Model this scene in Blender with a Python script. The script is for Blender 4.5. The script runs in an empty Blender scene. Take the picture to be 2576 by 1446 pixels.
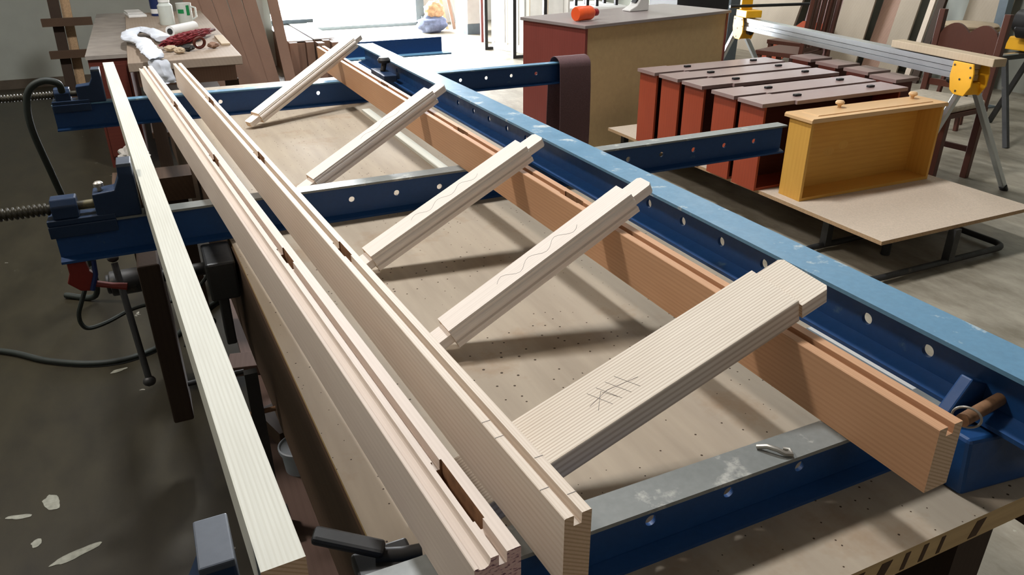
import bpy, bmesh, math, random
from mathutils import Vector, Matrix, noise as mnoise
random.seed(7)
PI = math.pi
SC = bpy.context.scene
COL = SC.collection

# ---------------------------------------------------------------- camera
def rot_cam(p, r, y):
    B = Matrix(((1, 0, 0), (0, 0, -1), (0, 1, 0)))
    Ry = Matrix(((math.cos(y), math.sin(y), 0), (-math.sin(y), math.cos(y), 0), (0, 0, 1)))
    Rp = Matrix(((1, 0, 0), (0, math.cos(p), -math.sin(p)), (0, math.sin(p), math.cos(p))))
    Rr = Matrix(((math.cos(r), -math.sin(r), 0), (math.sin(r), math.cos(r), 0), (0, 0, 1)))
    return Rr @ Rp @ B @ Ry
Mc = rot_cam(math.radians(25.76), math.radians(-0.275), math.radians(-24.91))
cd = bpy.data.cameras.new('camera'); cam = bpy.data.objects.new('camera', cd); COL.objects.link(cam)
cd.sensor_width = 36.0; cd.lens = 1900.0 / 2576 * 36
cd.clip_start = 0.05
cam.matrix_world = Matrix.Translation((0, 0, 1.55)) @ Matrix((
    (Mc[0][0], -Mc[1][0], -Mc[2][0]), (Mc[0][1], -Mc[1][1], -Mc[2][1]), (Mc[0][2], -Mc[1][2], -Mc[2][2]))).to_4x4()
SC.camera = cam

# ---------------------------------------------------------------- light
w = bpy.data.worlds.new('world'); SC.world = w; w.use_nodes = True
wb = w.node_tree.nodes['Background']; wb.inputs[0].default_value = (0.93, 0.96, 1.0, 1); wb.inputs[1].default_value = 105.0
def area(name, loc, target, sx, sy, power, color=(1, 1, 1), portal=False):
    l = bpy.data.lights.new(name, 'AREA'); l.shape = 'RECTANGLE'; l.size = sx; l.size_y = sy
    l.energy = power; l.color = color
    if portal: l.cycles.is_portal = True
    o = bpy.data.objects.new(name, l); COL.objects.link(o); o.location = loc
    o.rotation_euler = (Vector(target) - Vector(loc)).to_track_quat('-Z', 'Y').to_euler()
    return o
area('doorway_portal', (2.9, 12.98, 1.5), (2.9, 0, 1.5), 2.6, 3.0, 1, portal=True)
area('overhead_light', (0.85, 3.6, 5.35), (0.85, 3.6, 0), 0.42, 0.6, 225, (0.98, 0.99, 1.0))
area('overhead_light', (-2.4, 3.6, 5.35), (0.2, 2.6, 0.6), 0.6, 0.7, 175, (1.0, 0.91, 0.84))
area('overhead_light', (5.6, 6.5, 5.35), (5.4, 6.0, 0), 1.2, 2.4, 75, (1.0, 0.99, 0.97))  # added overhead fill for the right side, no known roof opening
area('front_fill_light', (0.6, -3.3, 3.4), (0.9, 2.2, 0.9), 2.6, 1.3, 18, (1.0, 0.97, 0.96))  # added soft fill behind the camera; the front wall has no window
SC.view_settings.view_transform = 'Standard'; SC.view_settings.look = 'None'
SC.view_settings.gamma = 1.0; SC.view_settings.exposure = 0.0
SC.view_settings.use_curve_mapping = False

# ---------------------------------------------------------------- materials
def lin(c):
    return tuple(((v / 255) / 12.92 if v / 255 <= 0.04045 else ((v / 255 + 0.055) / 1.055) ** 2.4) for v in c) + (1.0,)
def newmat(name, rough=0.6, metal=0.0, spec=0.4):
    m = bpy.data.materials.new(name); m.use_nodes = True
    b = m.node_tree.nodes['Principled BSDF']
    b.inputs['Roughness'].default_value = rough; b.inputs['Metallic'].default_value = metal
    b.inputs['Specular IOR Level'].default_value = spec
    return m, m.node_tree, b
def N(t, kind, **kw):
    n = t.nodes.new(kind)
    for k, v in kw.items(): setattr(n, k, v)
    return n
def ramp(t, fac, stops):
    r = N(t, 'ShaderNodeValToRGB'); e = r.color_ramp.elements
    while len(e) < len(stops): e.new(0.5)
    for i, (p, c) in enumerate(stops): e[i].position = p; e[i].color = c
    t.links.new(fac, r.inputs[0]); return r.outputs[0]
def coords(t, scale=(1, 1, 1), rot=(0, 0, 0), loc=(0, 0, 0)):
    tc = N(t, 'ShaderNodeTexCoord'); mp = N(t, 'ShaderNodeMapping')
    mp.inputs['Scale'].default_value = scale; mp.inputs['Rotation'].default_value = rot; mp.inputs['Location'].default_value = loc
    t.links.new(tc.outputs['Object'], mp.inputs[0]); return mp.outputs[0]
def noise(t, vec, scale, detail=4, rough=0.55):
    n = N(t, 'ShaderNodeTexNoise'); n.inputs['Scale'].default_value = scale
    n.inputs['Detail'].default_value = detail; n.inputs['Roughness'].default_value = rough
    t.links.new(vec, n.inputs['Vector']); return n.outputs['Fac']
def mixc(t, fac, a, b, mode='MIX'):
    m = N(t, 'ShaderNodeMix', data_type='RGBA', blend_type=mode)
    if isinstance(fac, float): m.inputs[0].default_value = fac
    else: t.links.new(fac, m.inputs[0])
    for i, v in ((6, a), (7, b)):
        if isinstance(v, tuple): m.inputs[i].default_value = v
        else: t.links.new(v, m.inputs[i])
    return m.outputs[2]
def bump(t, b, h, strength=0.2, dist=0.002):
    n = N(t, 'ShaderNodeBump'); n.inputs['Strength'].default_value = strength; n.inputs['Distance'].default_value = dist
    t.links.new(h, n.inputs['Height']); t.links.new(n.outputs[0], b.inputs['Normal'])
def plain(name, c, rough=0.6, metal=0.0, var=0.12, scale=9.0, spec=0.4, bmp=0.0):
    m, t, b = newmat(name, rough, metal, spec)
    v = noise(t, coords(t), scale, 5)
    lo = tuple(x * (1 - var) for x in lin(c)[:3]) + (1,); hi = tuple(min(1, x * (1 + var)) for x in lin(c)[:3]) + (1,)
    t.links.new(ramp(t, v, [(0.3, lo), (0.7, hi)]), b.inputs['Base Color'])
    if bmp: bump(t, b, v, bmp)
    return m
def wood(name, light, dark, axis=1, ring=70.0, rough=0.6, dist=2.5, stretch=0.06, loc=(0, 0, 0), rot=(0, 0, 0), amt=1.0, spec=0.3):
    """growth rings run along one object axis"""
    m, t, b = newmat(name, rough, 0, spec)
    s = [1, 1, 1]; s[axis] = stretch
    v = coords(t, tuple(s), rot, loc)
    wv = N(t, 'ShaderNodeTexWave', wave_type='BANDS', bands_direction='X' if axis != 0 else 'Y')
    wv.inputs['Scale'].default_value = ring; wv.inputs['Distortion'].default_value = dist
    wv.inputs['Detail'].default_value = 2; wv.inputs['Detail Scale'].default_value = 0.35
    d = N(t, 'ShaderNodeVectorMath', operation='ADD')
    sw = N(t, 'ShaderNodeSeparateXYZ'); cw = N(t, 'ShaderNodeCombineXYZ')
    ad = N(t, 'ShaderNodeMath', operation='ADD')
    t.links.new(v, sw.inputs[0])
    # rings tilted through the thickness so every long face shows grain
    oth = [i for i in range(3) if i != axis]
    ml = N(t, 'ShaderNodeMath', operation='MULTIPLY'); ml.inputs[1].default_value = 0.45
    t.links.new(sw.outputs[oth[1]], ml.inputs[0]); t.links.new(sw.outputs[oth[0]], ad.inputs[0]); t.links.new(ml.outputs[0], ad.inputs[1])
    t.links.new(ad.outputs[0], cw.inputs[oth[0]]); t.links.new(sw.outputs[axis], cw.inputs[axis]); t.links.new(sw.outputs[oth[1]], cw.inputs[oth[1]])
    t.links.new(cw.outputs[0], wv.inputs['Vector'])
    g = ramp(t, wv.outputs['Fac'], [(0.35, lin(light)), (0.95, lin(dark))])
    fine = noise(t, coords(t, tuple(0.03 if i == axis else 1 for i in range(3))), 260, 3)
    g2 = mixc(t, amt, lin(light), g)
    big = noise(t, coords(t, tuple(0.4 if i == axis else 1 for i in range(3))), 5, 3)
    g3 = mixc(t, 0.16, g2, ramp(t, fine, [(0.3, (0.3, 0.25, 0.2, 1)), (0.7, (1, 1, 1, 1))]), 'MULTIPLY')
    g4 = mixc(t, 0.30, g3, ramp(t, big, [(0.3, lin(dark)), (0.7, lin(light))]))
    t.links.new(g4, b.inputs['Base Color']); bump(t, b, fine, 0.08, 0.001)
    return m
def steel(name, c, worn, wear=0.62, rough=0.45, scale=14.0, spec=0.45):
    m, t, b = newmat(name, rough, 0.0, spec)
    v = coords(t)
    n1 = noise(t, v, scale, 6, 0.65); n2 = noise(t, v, scale * 7, 3)
    base = mixc(t, 0.25, lin(c), ramp(t, n2, [(0.3, tuple(x * 0.55 for x in lin(c)[:3]) + (1,)), (0.7, lin(c))]))
    k = ramp(t, n1, [(wear, (0, 0, 0, 1)), (wear + 0.08, (1, 1, 1, 1))])
    t.links.new(mixc(t, k, base, lin(worn)), b.inputs['Base Color'])
    t.links.new(ramp(t, n1, [(0.3, (rough - .1,) * 3 + (1,)), (0.7, (rough + .15,) * 3 + (1,))]), b.inputs['Roughness'])
    bump(t, b, n2, 0.06, 0.001)
    return m

M = {}
M['pine'] = wood('pine', (226, 214, 200), (202, 182, 160), 1, 75, dist=2.0, amt=0.45)
M['pine2'] = wood('pine_pale', (222, 208, 196), (200, 182, 168), 1, 60, dist=3.0, amt=0.2, loc=(0.3, 0, 0.1))
M['pine3'] = wood('pine_amber', (200, 157, 122), (166, 121, 85), 1, 85, dist=3.5, amt=0.3, loc=(0.7, 0, 0.4))
M['pine_x'] = wood('pine_rung', (242, 234, 226), (222, 208, 194), 0, 55, dist=2.5, amt=0.35)
M['pine_x2'] = wood('pine_rung_grain', (238, 230, 216), (188, 168, 146), 0, 62, dist=1.6, stretch=0.05, amt=0.75)
M['pine0'] = wood('pine_greenish', (212, 213, 203), (190, 188, 174), 1, 60, dist=2.5, loc=(0.2, 0, 0.6), amt=0.5)
M['end_pine'] = wood('end_grain', (228, 202, 172), (196, 162, 126), 1, 60, dist=0.8, stretch=1.0, rot=(0, 0.6, 0))
M['raw_dark'] = plain('rough_cut', (150, 112, 80), 0.9, var=0.3, scale=60)
def pink_end():
    m, t, b = newmat('pink_end_grain', 0.8)
    n = noise(t, coords(t, (1, 1, 2.2)), 140, 3)
    t.links.new(ramp(t, n, [(0.38, lin((128, 92, 102))), (0.46, lin((224, 186, 182))), (0.7, lin((232, 206, 196)))]), b.inputs['Base Color'])
    return m
M['pink_end'] = pink_end()
M['blue'] = steel('blue_paint', (25, 68, 120), (70, 98, 124), 0.66)
M['blue_dark'] = steel('dark_blue_paint', (20, 44, 74), (60, 70, 82), 0.68)
M['blue_top'] = steel('rubbed_blue_paint', (96, 140, 170), (180, 190, 192), 0.58, 0.38)
M['steel_top'] = steel('bare_worn_steel', (128, 132, 130), (176, 176, 170), 0.58, 0.42)
M['iron'] = steel('dark_iron', (46, 46, 46), (82, 78, 70), 0.62, 0.5)
M['iron_blue'] = steel('bluish_iron', (66, 74, 86), (100, 104, 108), 0.6, 0.5)
M['thread'] = steel('oiled_thread', (60, 56, 44), (112, 104, 74), 0.55, 0.4)
M['red_iron'] = steel('red_iron', (120, 34, 26), (70, 40, 34), 0.6, 0.5)
M['alu'] = plain('aluminium', (196, 202, 206), 0.32, 0.85, 0.05)
M['yellow'] = plain('yellow_paint', (240, 178, 34), 0.45, 0, 0.06)
M['black'] = plain('black_plastic', (34, 34, 36), 0.45, 0, 0.2)
M['hose'] = plain('black_rubber', (36, 42, 38), 0.6, 0, 0.2)
M['pallid'] = plain('bolt_steel', (170, 166, 158), 0.4, 0.6, 0.15, 60)

def bench_mat():
    m, t, b = newmat('bench_plywood', 0.65, 0, 0.25)
    v = coords(t)
    g = wood_col = noise(t, coords(t, (1, 0.12, 1)), 22, 5)
    c = ramp(t, g, [(0.25, lin((154, 142, 126))), (0.75, lin((174, 162, 144)))])
    st = noise(t, v, 3.2, 6, 0.7)
    c = mixc(t, ramp(t, st, [(0.56, (0, 0, 0, 1)), (0.72, (0.55, 0.55, 0.55, 1))]), c, lin((140, 110, 78)))
    vo = N(t, 'ShaderNodeTexVoronoi', voronoi_dimensions='2D'); vo.inputs['Scale'].default_value = 38; vo.inputs['Randomness'].default_value = 1.0
    t.links.new(v, vo.inputs['Vector'])
    r2 = noise(t, v, 4.0, 3)
    mp = N(t, 'ShaderNodeMath', operation='MULTIPLY_ADD'); mp.inputs[1].default_value = 0.22; mp.inputs[2].default_value = -0.05
    t.links.new(r2, mp.inputs[0])
    lt = N(t, 'ShaderNodeMath', operation='LESS_THAN'); t.links.new(vo.outputs['Distance'], lt.inputs[0]); t.links.new(mp.outputs[0], lt.inputs[1])
    lt2 = N(t, 'ShaderNodeMath', operation='MULTIPLY'); t.links.new(lt.outputs[0], lt2.inputs[0])
    sel = N(t, 'ShaderNodeSeparateColor'); t.links.new(vo.outputs['Color'], sel.inputs[0])
    gt = N(t, 'ShaderNodeMath', operation='GREATER_THAN'); gt.inputs[1].default_value = 0.66; t.links.new(sel.outputs[0], gt.inputs[0])
    t.links.new(gt.outputs[0], lt2.inputs[1])
    c = mixc(t, lt2.outputs[0], c, lin((62, 48, 34)))
    t.links.new(c, b.inputs['Base Color'])
    return m
M['bench'] = bench_mat()
M['bench_edge'] = wood('bench_edge', (206, 178, 128), (120, 88, 54), 0, 24, dist=4, amt=0.15)
M['old_wood'] = wood('old_dark_wood', (86, 66, 50), (48, 36, 28), 1, 22, 0.8, 4, amt=0.15)
M['old_wood_z'] = wood('old_dark_wood_upright', (66, 52, 42), (38, 30, 25), 2, 22, 0.8, 4, amt=0.15)
M['shelf_wood'] = wood('dusty_shelf', (112, 92, 84), (78, 62, 56), 1, 18, 0.9, 4, amt=0.15)
M['paint_spot'] = plain('dried_paint', (136, 136, 124), 0.8, 0, 0.2, 60)
M['grey_top'] = wood('greyed_top', (150, 140, 138), (126, 114, 112), 0, 30, 0.34, 3, spec=0.5, amt=0.15)
M['dusty_top'] = plain('dusty_grey_wood', (150, 142, 134), 0.7, 0, 0.15, 8)
M['sapele'] = wood('reddish_wood', (168, 74, 46), (122, 48, 30), 2, 30, 0.5, 3, amt=0.15)
M['sapele_sheen'] = wood('sheen_brown_wood', (160, 136, 132), (134, 110, 106), 0, 30, 0.34, 3, spec=0.5, amt=0.15)  # drawer fronts paled: doorway sheen painted into the wood colour
M['sapele_dark'] = wood('deep_brown_wood', (96, 46, 36), (64, 28, 24), 0, 30, 0.5, 3, amt=0.15)
M['cab_side'] = wood('wine_brown_wood', (132, 66, 58), (104, 48, 44), 2, 26, 0.5, 3, amt=0.15)
M['mdf'] = plain('ply_back', (190, 162, 118), 0.7, 0, 0.05, 30)
M['chip'] = plain('chipboard', (200, 184, 166), 0.7, 0, 0.10, 120)
M['chip_edge'] = plain('chipboard_edge', (176, 146, 112), 0.85, 0, 0.2, 150)
M['honey'] = wood('honey_wood', (226, 174, 82), (184, 124, 48), 0, 26, 0.5, 5, amt=0.15)
M['honey_z'] = wood('honey_wood_side', (226, 176, 86), (190, 132, 54), 2, 26, 0.5, 5, amt=0.15)
M['honey_top'] = wood('pale_drawer_front', (228, 190, 142), (204, 158, 108), 0, 26, 0.5, 4, amt=0.15)
M['leather'] = plain('sanding_cloth', (98, 74, 76), 0.9, 0, 0.18, 200)
M['board_grey'] = wood('greyish_board', (156, 144, 126), (126, 114, 98), 2, 20, 0.7, 4, stretch=0.1, amt=0.12)
M['plank'] = wood('dark_plank', (150, 120, 102), (112, 84, 70), 2, 20, 0.7, 4, stretch=0.1, amt=0.15)
M['plank_pale'] = wood('pale_plank', (192, 174, 148), (166, 146, 118), 2, 20, 0.7, 4, stretch=0.1, amt=0.15)
M['chair'] = wood('dark_chair_wood', (96, 58, 46), (62, 36, 30), 2, 30, 0.45, 3, amt=0.15)
M['white'] = plain('white_paint', (236, 236, 234), 0.5, 0, 0.03)
M['offwhite'] = plain('dull_white', (206, 204, 200), 0.6, 0, 0.06)
M['pale_cloth'] = plain('pale_cushion', (196, 186, 168), 0.9, 0, 0.12, 30)
M['cloth'] = plain('white_cloth', (222, 228, 238), 0.9, 0, 0.10, 14, bmp=0.3)
M['bristle'] = plain('red_bristle', (124, 34, 40), 0.95, 0, 0.45, 120, bmp=0.8)
M['orange'] = plain('orange_plastic', (236, 92, 42), 0.4, 0, 0.05)
M['cap_red'] = plain('dark_red_plastic', (140, 30, 36), 0.4)
M['jar'] = plain('milky_plastic', (206, 212, 206), 0.35, 0, 0.05)
M['green'] = plain('green_label', (20, 128, 70), 0.5)
M['navy'] = plain('navy_tube', (28, 44, 92), 0.4)
M['bucket'] = plain('grey_plastic', (150, 158, 166), 0.5)
M['pencil'] = plain('graphite', (128, 122, 116), 0.7)
M['greyblue'] = plain('grey_blue_paint', (96, 108, 116), 0.5)
M['sack'] = plain('blue_sack', (104, 112, 138), 0.9, 0, 0.3, 18, bmp=0.4)
M['sack_top'] = plain('tan_sack', (176, 140, 108), 0.9, 0, 0.3, 18, bmp=0.4)
M['rust'] = plain('rusty_pin', (134, 100, 72), 0.7, 0.2, 0.3, 60)

def floor_mat():
    m, t, b = newmat('concrete', 0.42, 0, 0.5)
    v = coords(t)
    n1 = noise(t, v, 1.1, 8, 0.65); n2 = noise(t, coords(t, (1, 0.45, 1), (0, 0, 0.5)), 7, 7, 0.7)
    c = ramp(t, n1, [(0.3, lin((120, 112, 94))), (0.7, lin((158, 150, 134)))])
    c = mixc(t, 0.45, c, ramp(t, n2, [(0.35, lin((88, 80, 66))), (0.65, lin((182, 176, 162)))]))
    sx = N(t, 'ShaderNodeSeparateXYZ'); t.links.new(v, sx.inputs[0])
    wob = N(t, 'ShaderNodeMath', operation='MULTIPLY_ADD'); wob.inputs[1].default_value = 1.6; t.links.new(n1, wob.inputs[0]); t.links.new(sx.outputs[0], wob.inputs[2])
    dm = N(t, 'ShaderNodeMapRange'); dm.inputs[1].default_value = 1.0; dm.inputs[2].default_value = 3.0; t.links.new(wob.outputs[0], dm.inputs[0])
    c = mixc(t, dm.outputs[0], mixc(t, 1.0, c, lin((82, 78, 62)), 'MULTIPLY'), c)  # left side: dark oily concrete, deepened further to cancel the left lamp's light
    n3 = noise(t, v, 9, 4, 0.6)
    c = mixc(t, ramp(t, n3, [(0.70, (0, 0, 0, 1)), (0.74, (0.7, 0.7, 0.7, 1))]), c, lin((206, 204, 192)))
    t.links.new(c, b.inputs['Base Color']); bump(t, b, n2, 0.15, 0.004)
    return m
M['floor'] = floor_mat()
M['wall'] = plain('painted_plaster', (160, 163, 154), 0.8, 0, 0.08, 3)
M['roof'] = plain('fibre_roof', (120, 118, 112), 0.9)
M['skirt'] = plain('brown_skirting', (84, 74, 62), 0.7, 0, 0.2)

# ---------------------------------------------------------------- mesh helpers
class MB:
    def __init__(s): s.bm = bmesh.new()
    def _mat(s, vs, mt):
        if mt is not None: bmesh.ops.transform(s.bm, matrix=mt, verts=vs)
    def box(s, a, b, mt=None):
        x0, y0, z0 = a; x1, y1, z1 = b
        v = [s.bm.verts.new(p) for p in ((x0, y0, z0), (x1, y0, z0), (x1, y1, z0), (x0, y1, z0), (x0, y0, z1), (x1, y0, z1), (x1, y1, z1), (x0, y1, z1))]
        for f in ((3, 2, 1, 0), (4, 5, 6, 7), (0, 1, 5, 4), (1, 2, 6, 5), (2, 3, 7, 6), (3, 0, 4, 7)): s.bm.faces.new([v[i] for i in f])
        s._mat(v, mt); return s
    def hexa(s, p):
        v = [s.bm.verts.new(q) for q in p]
        for f in ((3, 2, 1, 0), (4, 5, 6, 7), (0, 1, 5, 4), (1, 2, 6, 5), (2, 3, 7, 6), (3, 0, 4, 7)): s.bm.faces.new([v[i] for i in f])
        return s
    def prism(s, poly, axis, lo, hi, mt=None):
        """polygon in the two other axes (in xyz order), extruded along axis"""
        def P(u, q):
            r = list(q); r.insert(axis, u); return r
        a = [s.bm.verts.new(P(lo, q)) for q in poly]; b = [s.bm.verts.new(P(hi, q)) for q in poly]
        n = len(poly); s.bm.faces.new(a[::-1]); s.bm.faces.new(b)
        for i in range(n): s.bm.faces.new((a[i], a[(i + 1) % n], b[(i + 1) % n], b[i]))
        s._mat(a + b, mt); return s
    def tube(s, pts, r, n=10, cap=True, closed=False):
        pts = [Vector(p) for p in pts]; rings = []; up = None
        m = len(pts)
        for i, p in enumerate(pts):
            if closed: d = pts[(i + 1) % m] - pts[i - 1]
            else: d = pts[min(i + 1, m - 1)] - pts[max(i - 1, 0)]
            d.normalize()
            if up is None:
                up = Vector((0, 0, 1)) if abs(d.z) < 0.9 else Vector((1, 0, 0))
            x = d.cross(up)
            if x.length < 1e-5: x = d.orthogonal()
            x.normalize(); up = x.cross(d); up.normalize()
            rr = r[i] if isinstance(r, (list, tuple)) else r
            rings.append([s.bm.verts.new(p + (x * math.cos(2 * PI * k / n) + up * math.sin(2 * PI * k / n)) * rr) for k in range(n)])
        for i in range(m if closed else m - 1):
            A, B = rings[i], rings[(i + 1) % m]
            for k in range(n): s.bm.faces.new((A[k], A[(k + 1) % n], B[(k + 1) % n], B[k]))
        if cap and not closed: s.bm.faces.new(rings[0][::-1]); s.bm.faces.new(rings[-1])
        return s
    def lathe(s, prof, n=24, mt=None):
        rings = []; vs = []
        for r, z in prof:
            ring = [s.bm.verts.new((max(r, 1e-4) * math.cos(2 * PI * k / n), max(r, 1e-4) * math.sin(2 * PI * k / n), z)) for k in range(n)]
            rings.append(ring); vs += ring
        for A, B in zip(rings, rings[1:]):
            for k in range(n): s.bm.faces.new((A[k], A[(k + 1) % n], B[(k + 1) % n], B[k]))
        s.bm.faces.new(rings[0][::-1]); s.bm.faces.new(rings[-1])
        s._mat(vs, mt); return s
    def cyl(s, a, b, r, n=20): return s.tube([a, b], r, n)
    def torus(s, c, axis, R, r, n=28, k=8):
        ax = Vector(axis).normalized(); x = ax.orthogonal().normalized(); y = ax.cross(x)
        return s.tube([Vector(c) + (x * math.cos(2 * PI * i / n) + y * math.sin(2 * PI * i / n)) * R for i in range(n)], r, k, closed=True)
    def blob(s, c, rad, seed=0, amp=0.2, sub=4, fr=2.0):
        q = bmesh.ops.create_icosphere(s.bm, subdivisions=sub, radius=1.0)['verts']
        for v in q:
            d = v.co.normalized(); k = 1 + amp * mnoise.noise(d * fr + Vector((seed, seed * 2, 0)))
            v.co = Vector((c[0] + d.x * rad[0] * k, c[1] + d.y * rad[1] * k, c[2] + d.z * rad[2] * k))
        return s
    def build(s, name, mat, parent=None, smooth=False, bevel=0.0):
        bmesh.ops.recalc_face_normals(s.bm, faces=s.bm.faces)
        me = bpy.data.meshes.new(name)
        if smooth:
            for f in s.bm.faces: f.smooth = True
        s.bm.to_mesh(me); s.bm.free()
        me.materials.append(mat)
        o = bpy.data.objects.new(name, me); COL.objects.link(o)
        if parent is not None: o.parent = parent
        if smooth: 
            try: me.set_sharp_from_angle(angle=math.radians(40))
            except Exception: pass
        if bevel:
            md = o.modifiers.new('bevel', 'BEVEL'); md.width = bevel; md.segments = 2; md.limit_method = 'ANGLE'
        return o
def tag(o, label, cat, group=None, kind=None):
    o['label'] = label; o['category'] = cat
    if group: o['group'] = group
    if kind: o['kind'] = kind
    return o
def thing(name, label, cat, loc=(0, 0, 0), rz=0.0, group=None):
    o = bpy.data.objects.new(name, None); COL.objects.link(o); o.location = loc; o.rotation_euler = (0, 0, rz)
    o.empty_display_size = 0.05
    return tag(o, label, cat, group)
def struct(name, mb, mat):
    o = mb.build(name, mat); o['kind'] = 'structure'; return o
def dup(root, loc=None, rz=None, label=None, group=None):
    r = root.copy(); COL.objects.link(r)
    if loc is not None: r.location = loc
    if rz is not None: r.rotation_euler = (0, 0, rz)
    if label: r['label'] = label
    if group: r['group'] = group
    for ch in list(root.children):
        c = ch.copy(); COL.objects.link(c); c.parent = r
        for g in list(ch.children):
            d = g.copy(); COL.objects.link(d); d.parent = c
    return r
def RZ(a, loc=(0, 0, 0)): return Matrix.Translation(loc) @ Matrix.Rotation(a, 4, 'Z')
def bar(mb, a, b, wx, wy, up=(0, 0, 1)):
    """rectangular bar from a to b, wx across, wy in the up direction"""
    a, b = Vector(a), Vector(b); d = (b - a).normalized(); x = d.cross(Vector(up))
    if x.length < 1e-4: x = Vector((1, 0, 0))
    x.normalize(); y = x.cross(d)
    x *= wx / 2; y *= wy / 2
    return mb.hexa([a - x - y, a + x - y, a + x + y, a - x + y, b - x - y, b + x - y, b + x + y, b - x + y])

# ================================================================ SETTING
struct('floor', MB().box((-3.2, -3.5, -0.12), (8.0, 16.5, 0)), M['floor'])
struct('wall_back', MB().box((-3.2, 9.55, 0), (1.3, 9.75, 5.5)), M['wall'])
struct('wall_return', MB().box((1.2, 9.75, 0), (1.4, 13.0, 5.5)), M['wall'])
struct('wall_doorway', MB().box((1.2, 13.0, 0), (1.6, 13.2, 5.5)).box((4.36, 13.0, 0), (8.0, 13.2, 5.5)).box((1.6, 13.0, 3.0), (4.36, 13.2, 5.5)), M['offwhite'])
struct('wall_right', MB().box((7.8, -3.5, 0), (8.0, 13.0, 5.5)), M['wall'])
struct('wall_left', MB().box((-3.4, -3.5, 0), (-3.2, 9.75, 5.5)), M['wall'])
struct('wall_front', MB().box((-3.4, -3.7, 0), (8.0, -3.5, 5.5)), M['skirt'])
struct('ceiling', MB().box((-3.4, -3.7, 5.5), (8.0, 13.2, 5.6)), M['roof'])
struct('baseboard_back', MB().box((-3.2, 9.52, 0), (1.2, 9.55, 0.09)), M['skirt'])
dj = MB(); dj.box((4.22, 12.86, 0), (4.36, 13.0, 3.0)); dj.box((4.30, 12.80, 0), (4.48, 13.0, 0.14))
struct('trim_1', dj, M['greyblue'])
struct('trim_2', MB().box((1.6, 12.86, 0.0), (4.36, 12.96, 0.05)), M['greyblue'])

# ================================================================ WORKBENCH AND CLAMP FRAME
t = thing('workbench', 'long dark-legged workbench with a stained cream plywood top', 'workbench', (0.12, 0.46, 0))
def bx(y): return 0.0395 - 0.0349 * y      # the left edge is not quite square to the near edge
wbx = MB().hexa([(bx(0), 0, 0.76), (1.13, 0, 0.76), (1.13, 3.75, 0.76), (bx(3.75), 3.75, 0.76), (bx(0), 0, 0.8), (1.13, 0, 0.8), (1.13, 3.75, 0.8), (bx(3.75), 3.75, 0.8)]); o = wbx.build('bench_top', M['bench'], t)
o.data.materials.append(M['bench_edge'])
for f in o.data.polygons:
    if abs(f.normal.z) < 0.5: f.material_index = 1
MB().hexa([(bx(0) - 0.004, 0.01, 0.50), (bx(0) + 0.05, 0.01, 0.50), (bx(3.74) + 0.05, 3.74, 0.50), (bx(3.74) - 0.004, 3.74, 0.50), (bx(0) - 0.004, 0.01, 0.76), (bx(0) + 0.05, 0.01, 0.76), (bx(3.74) + 0.05, 3.74, 0.76), (bx(3.74) - 0.004, 3.74, 0.76)]).build('apron', M['old_wood'], t)
MB().hexa([(bx(0) - 0.004, 0.0, 0.76), (bx(0) - 0.0002, 0.0, 0.76), (bx(3.74) - 0.0002, 3.74, 0.76), (bx(3.74) - 0.004, 3.74, 0.76), (bx(0) - 0.004, 0.0, 0.792), (bx(0) - 0.0002, 0.0, 0.792), (bx(3.74) - 0.0002, 3.74, 0.792), (bx(3.74) - 0.004, 3.74, 0.792)]).build('edge_lipping', M['old_wood'], t)
for k, (cx, cw) in enumerate(((0.475, 0.05), (0.555, 0.04), (0.615, 0.03), (0.665, 0.014), (0.70, 0.014), (0.735, 0.012), (0.80, 0.03))):
    MB().prism([(cx, 0.764), (cx + cw * 0.6, 0.764), (cx + cw, 0.793), (cx + cw * 0.35, 0.793)], 1, -0.0006, 0.0002).build('core_block', M['old_wood'], t)
MB().box((1.06, 0.03, 0.64), (1.10, 3.7, 0.76)).build('apron', M['old_wood'], t)
for lx, ly in ((0.11, 0.10), (0.98, 0.10), (0.06, 3.50), (0.98, 3.50), (0.09, 1.62), (0.98, 1.62)):
    MB().box((lx, ly, 0), (lx + 0.09, ly + 0.09, 0.76)).build('leg', M['old_wood_z'], t)
MB().box((-0.02, 0.2, 0.17), (1.05, 3.5, 0.20)).build('lower_shelf', M['shelf_wood'], t)

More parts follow.
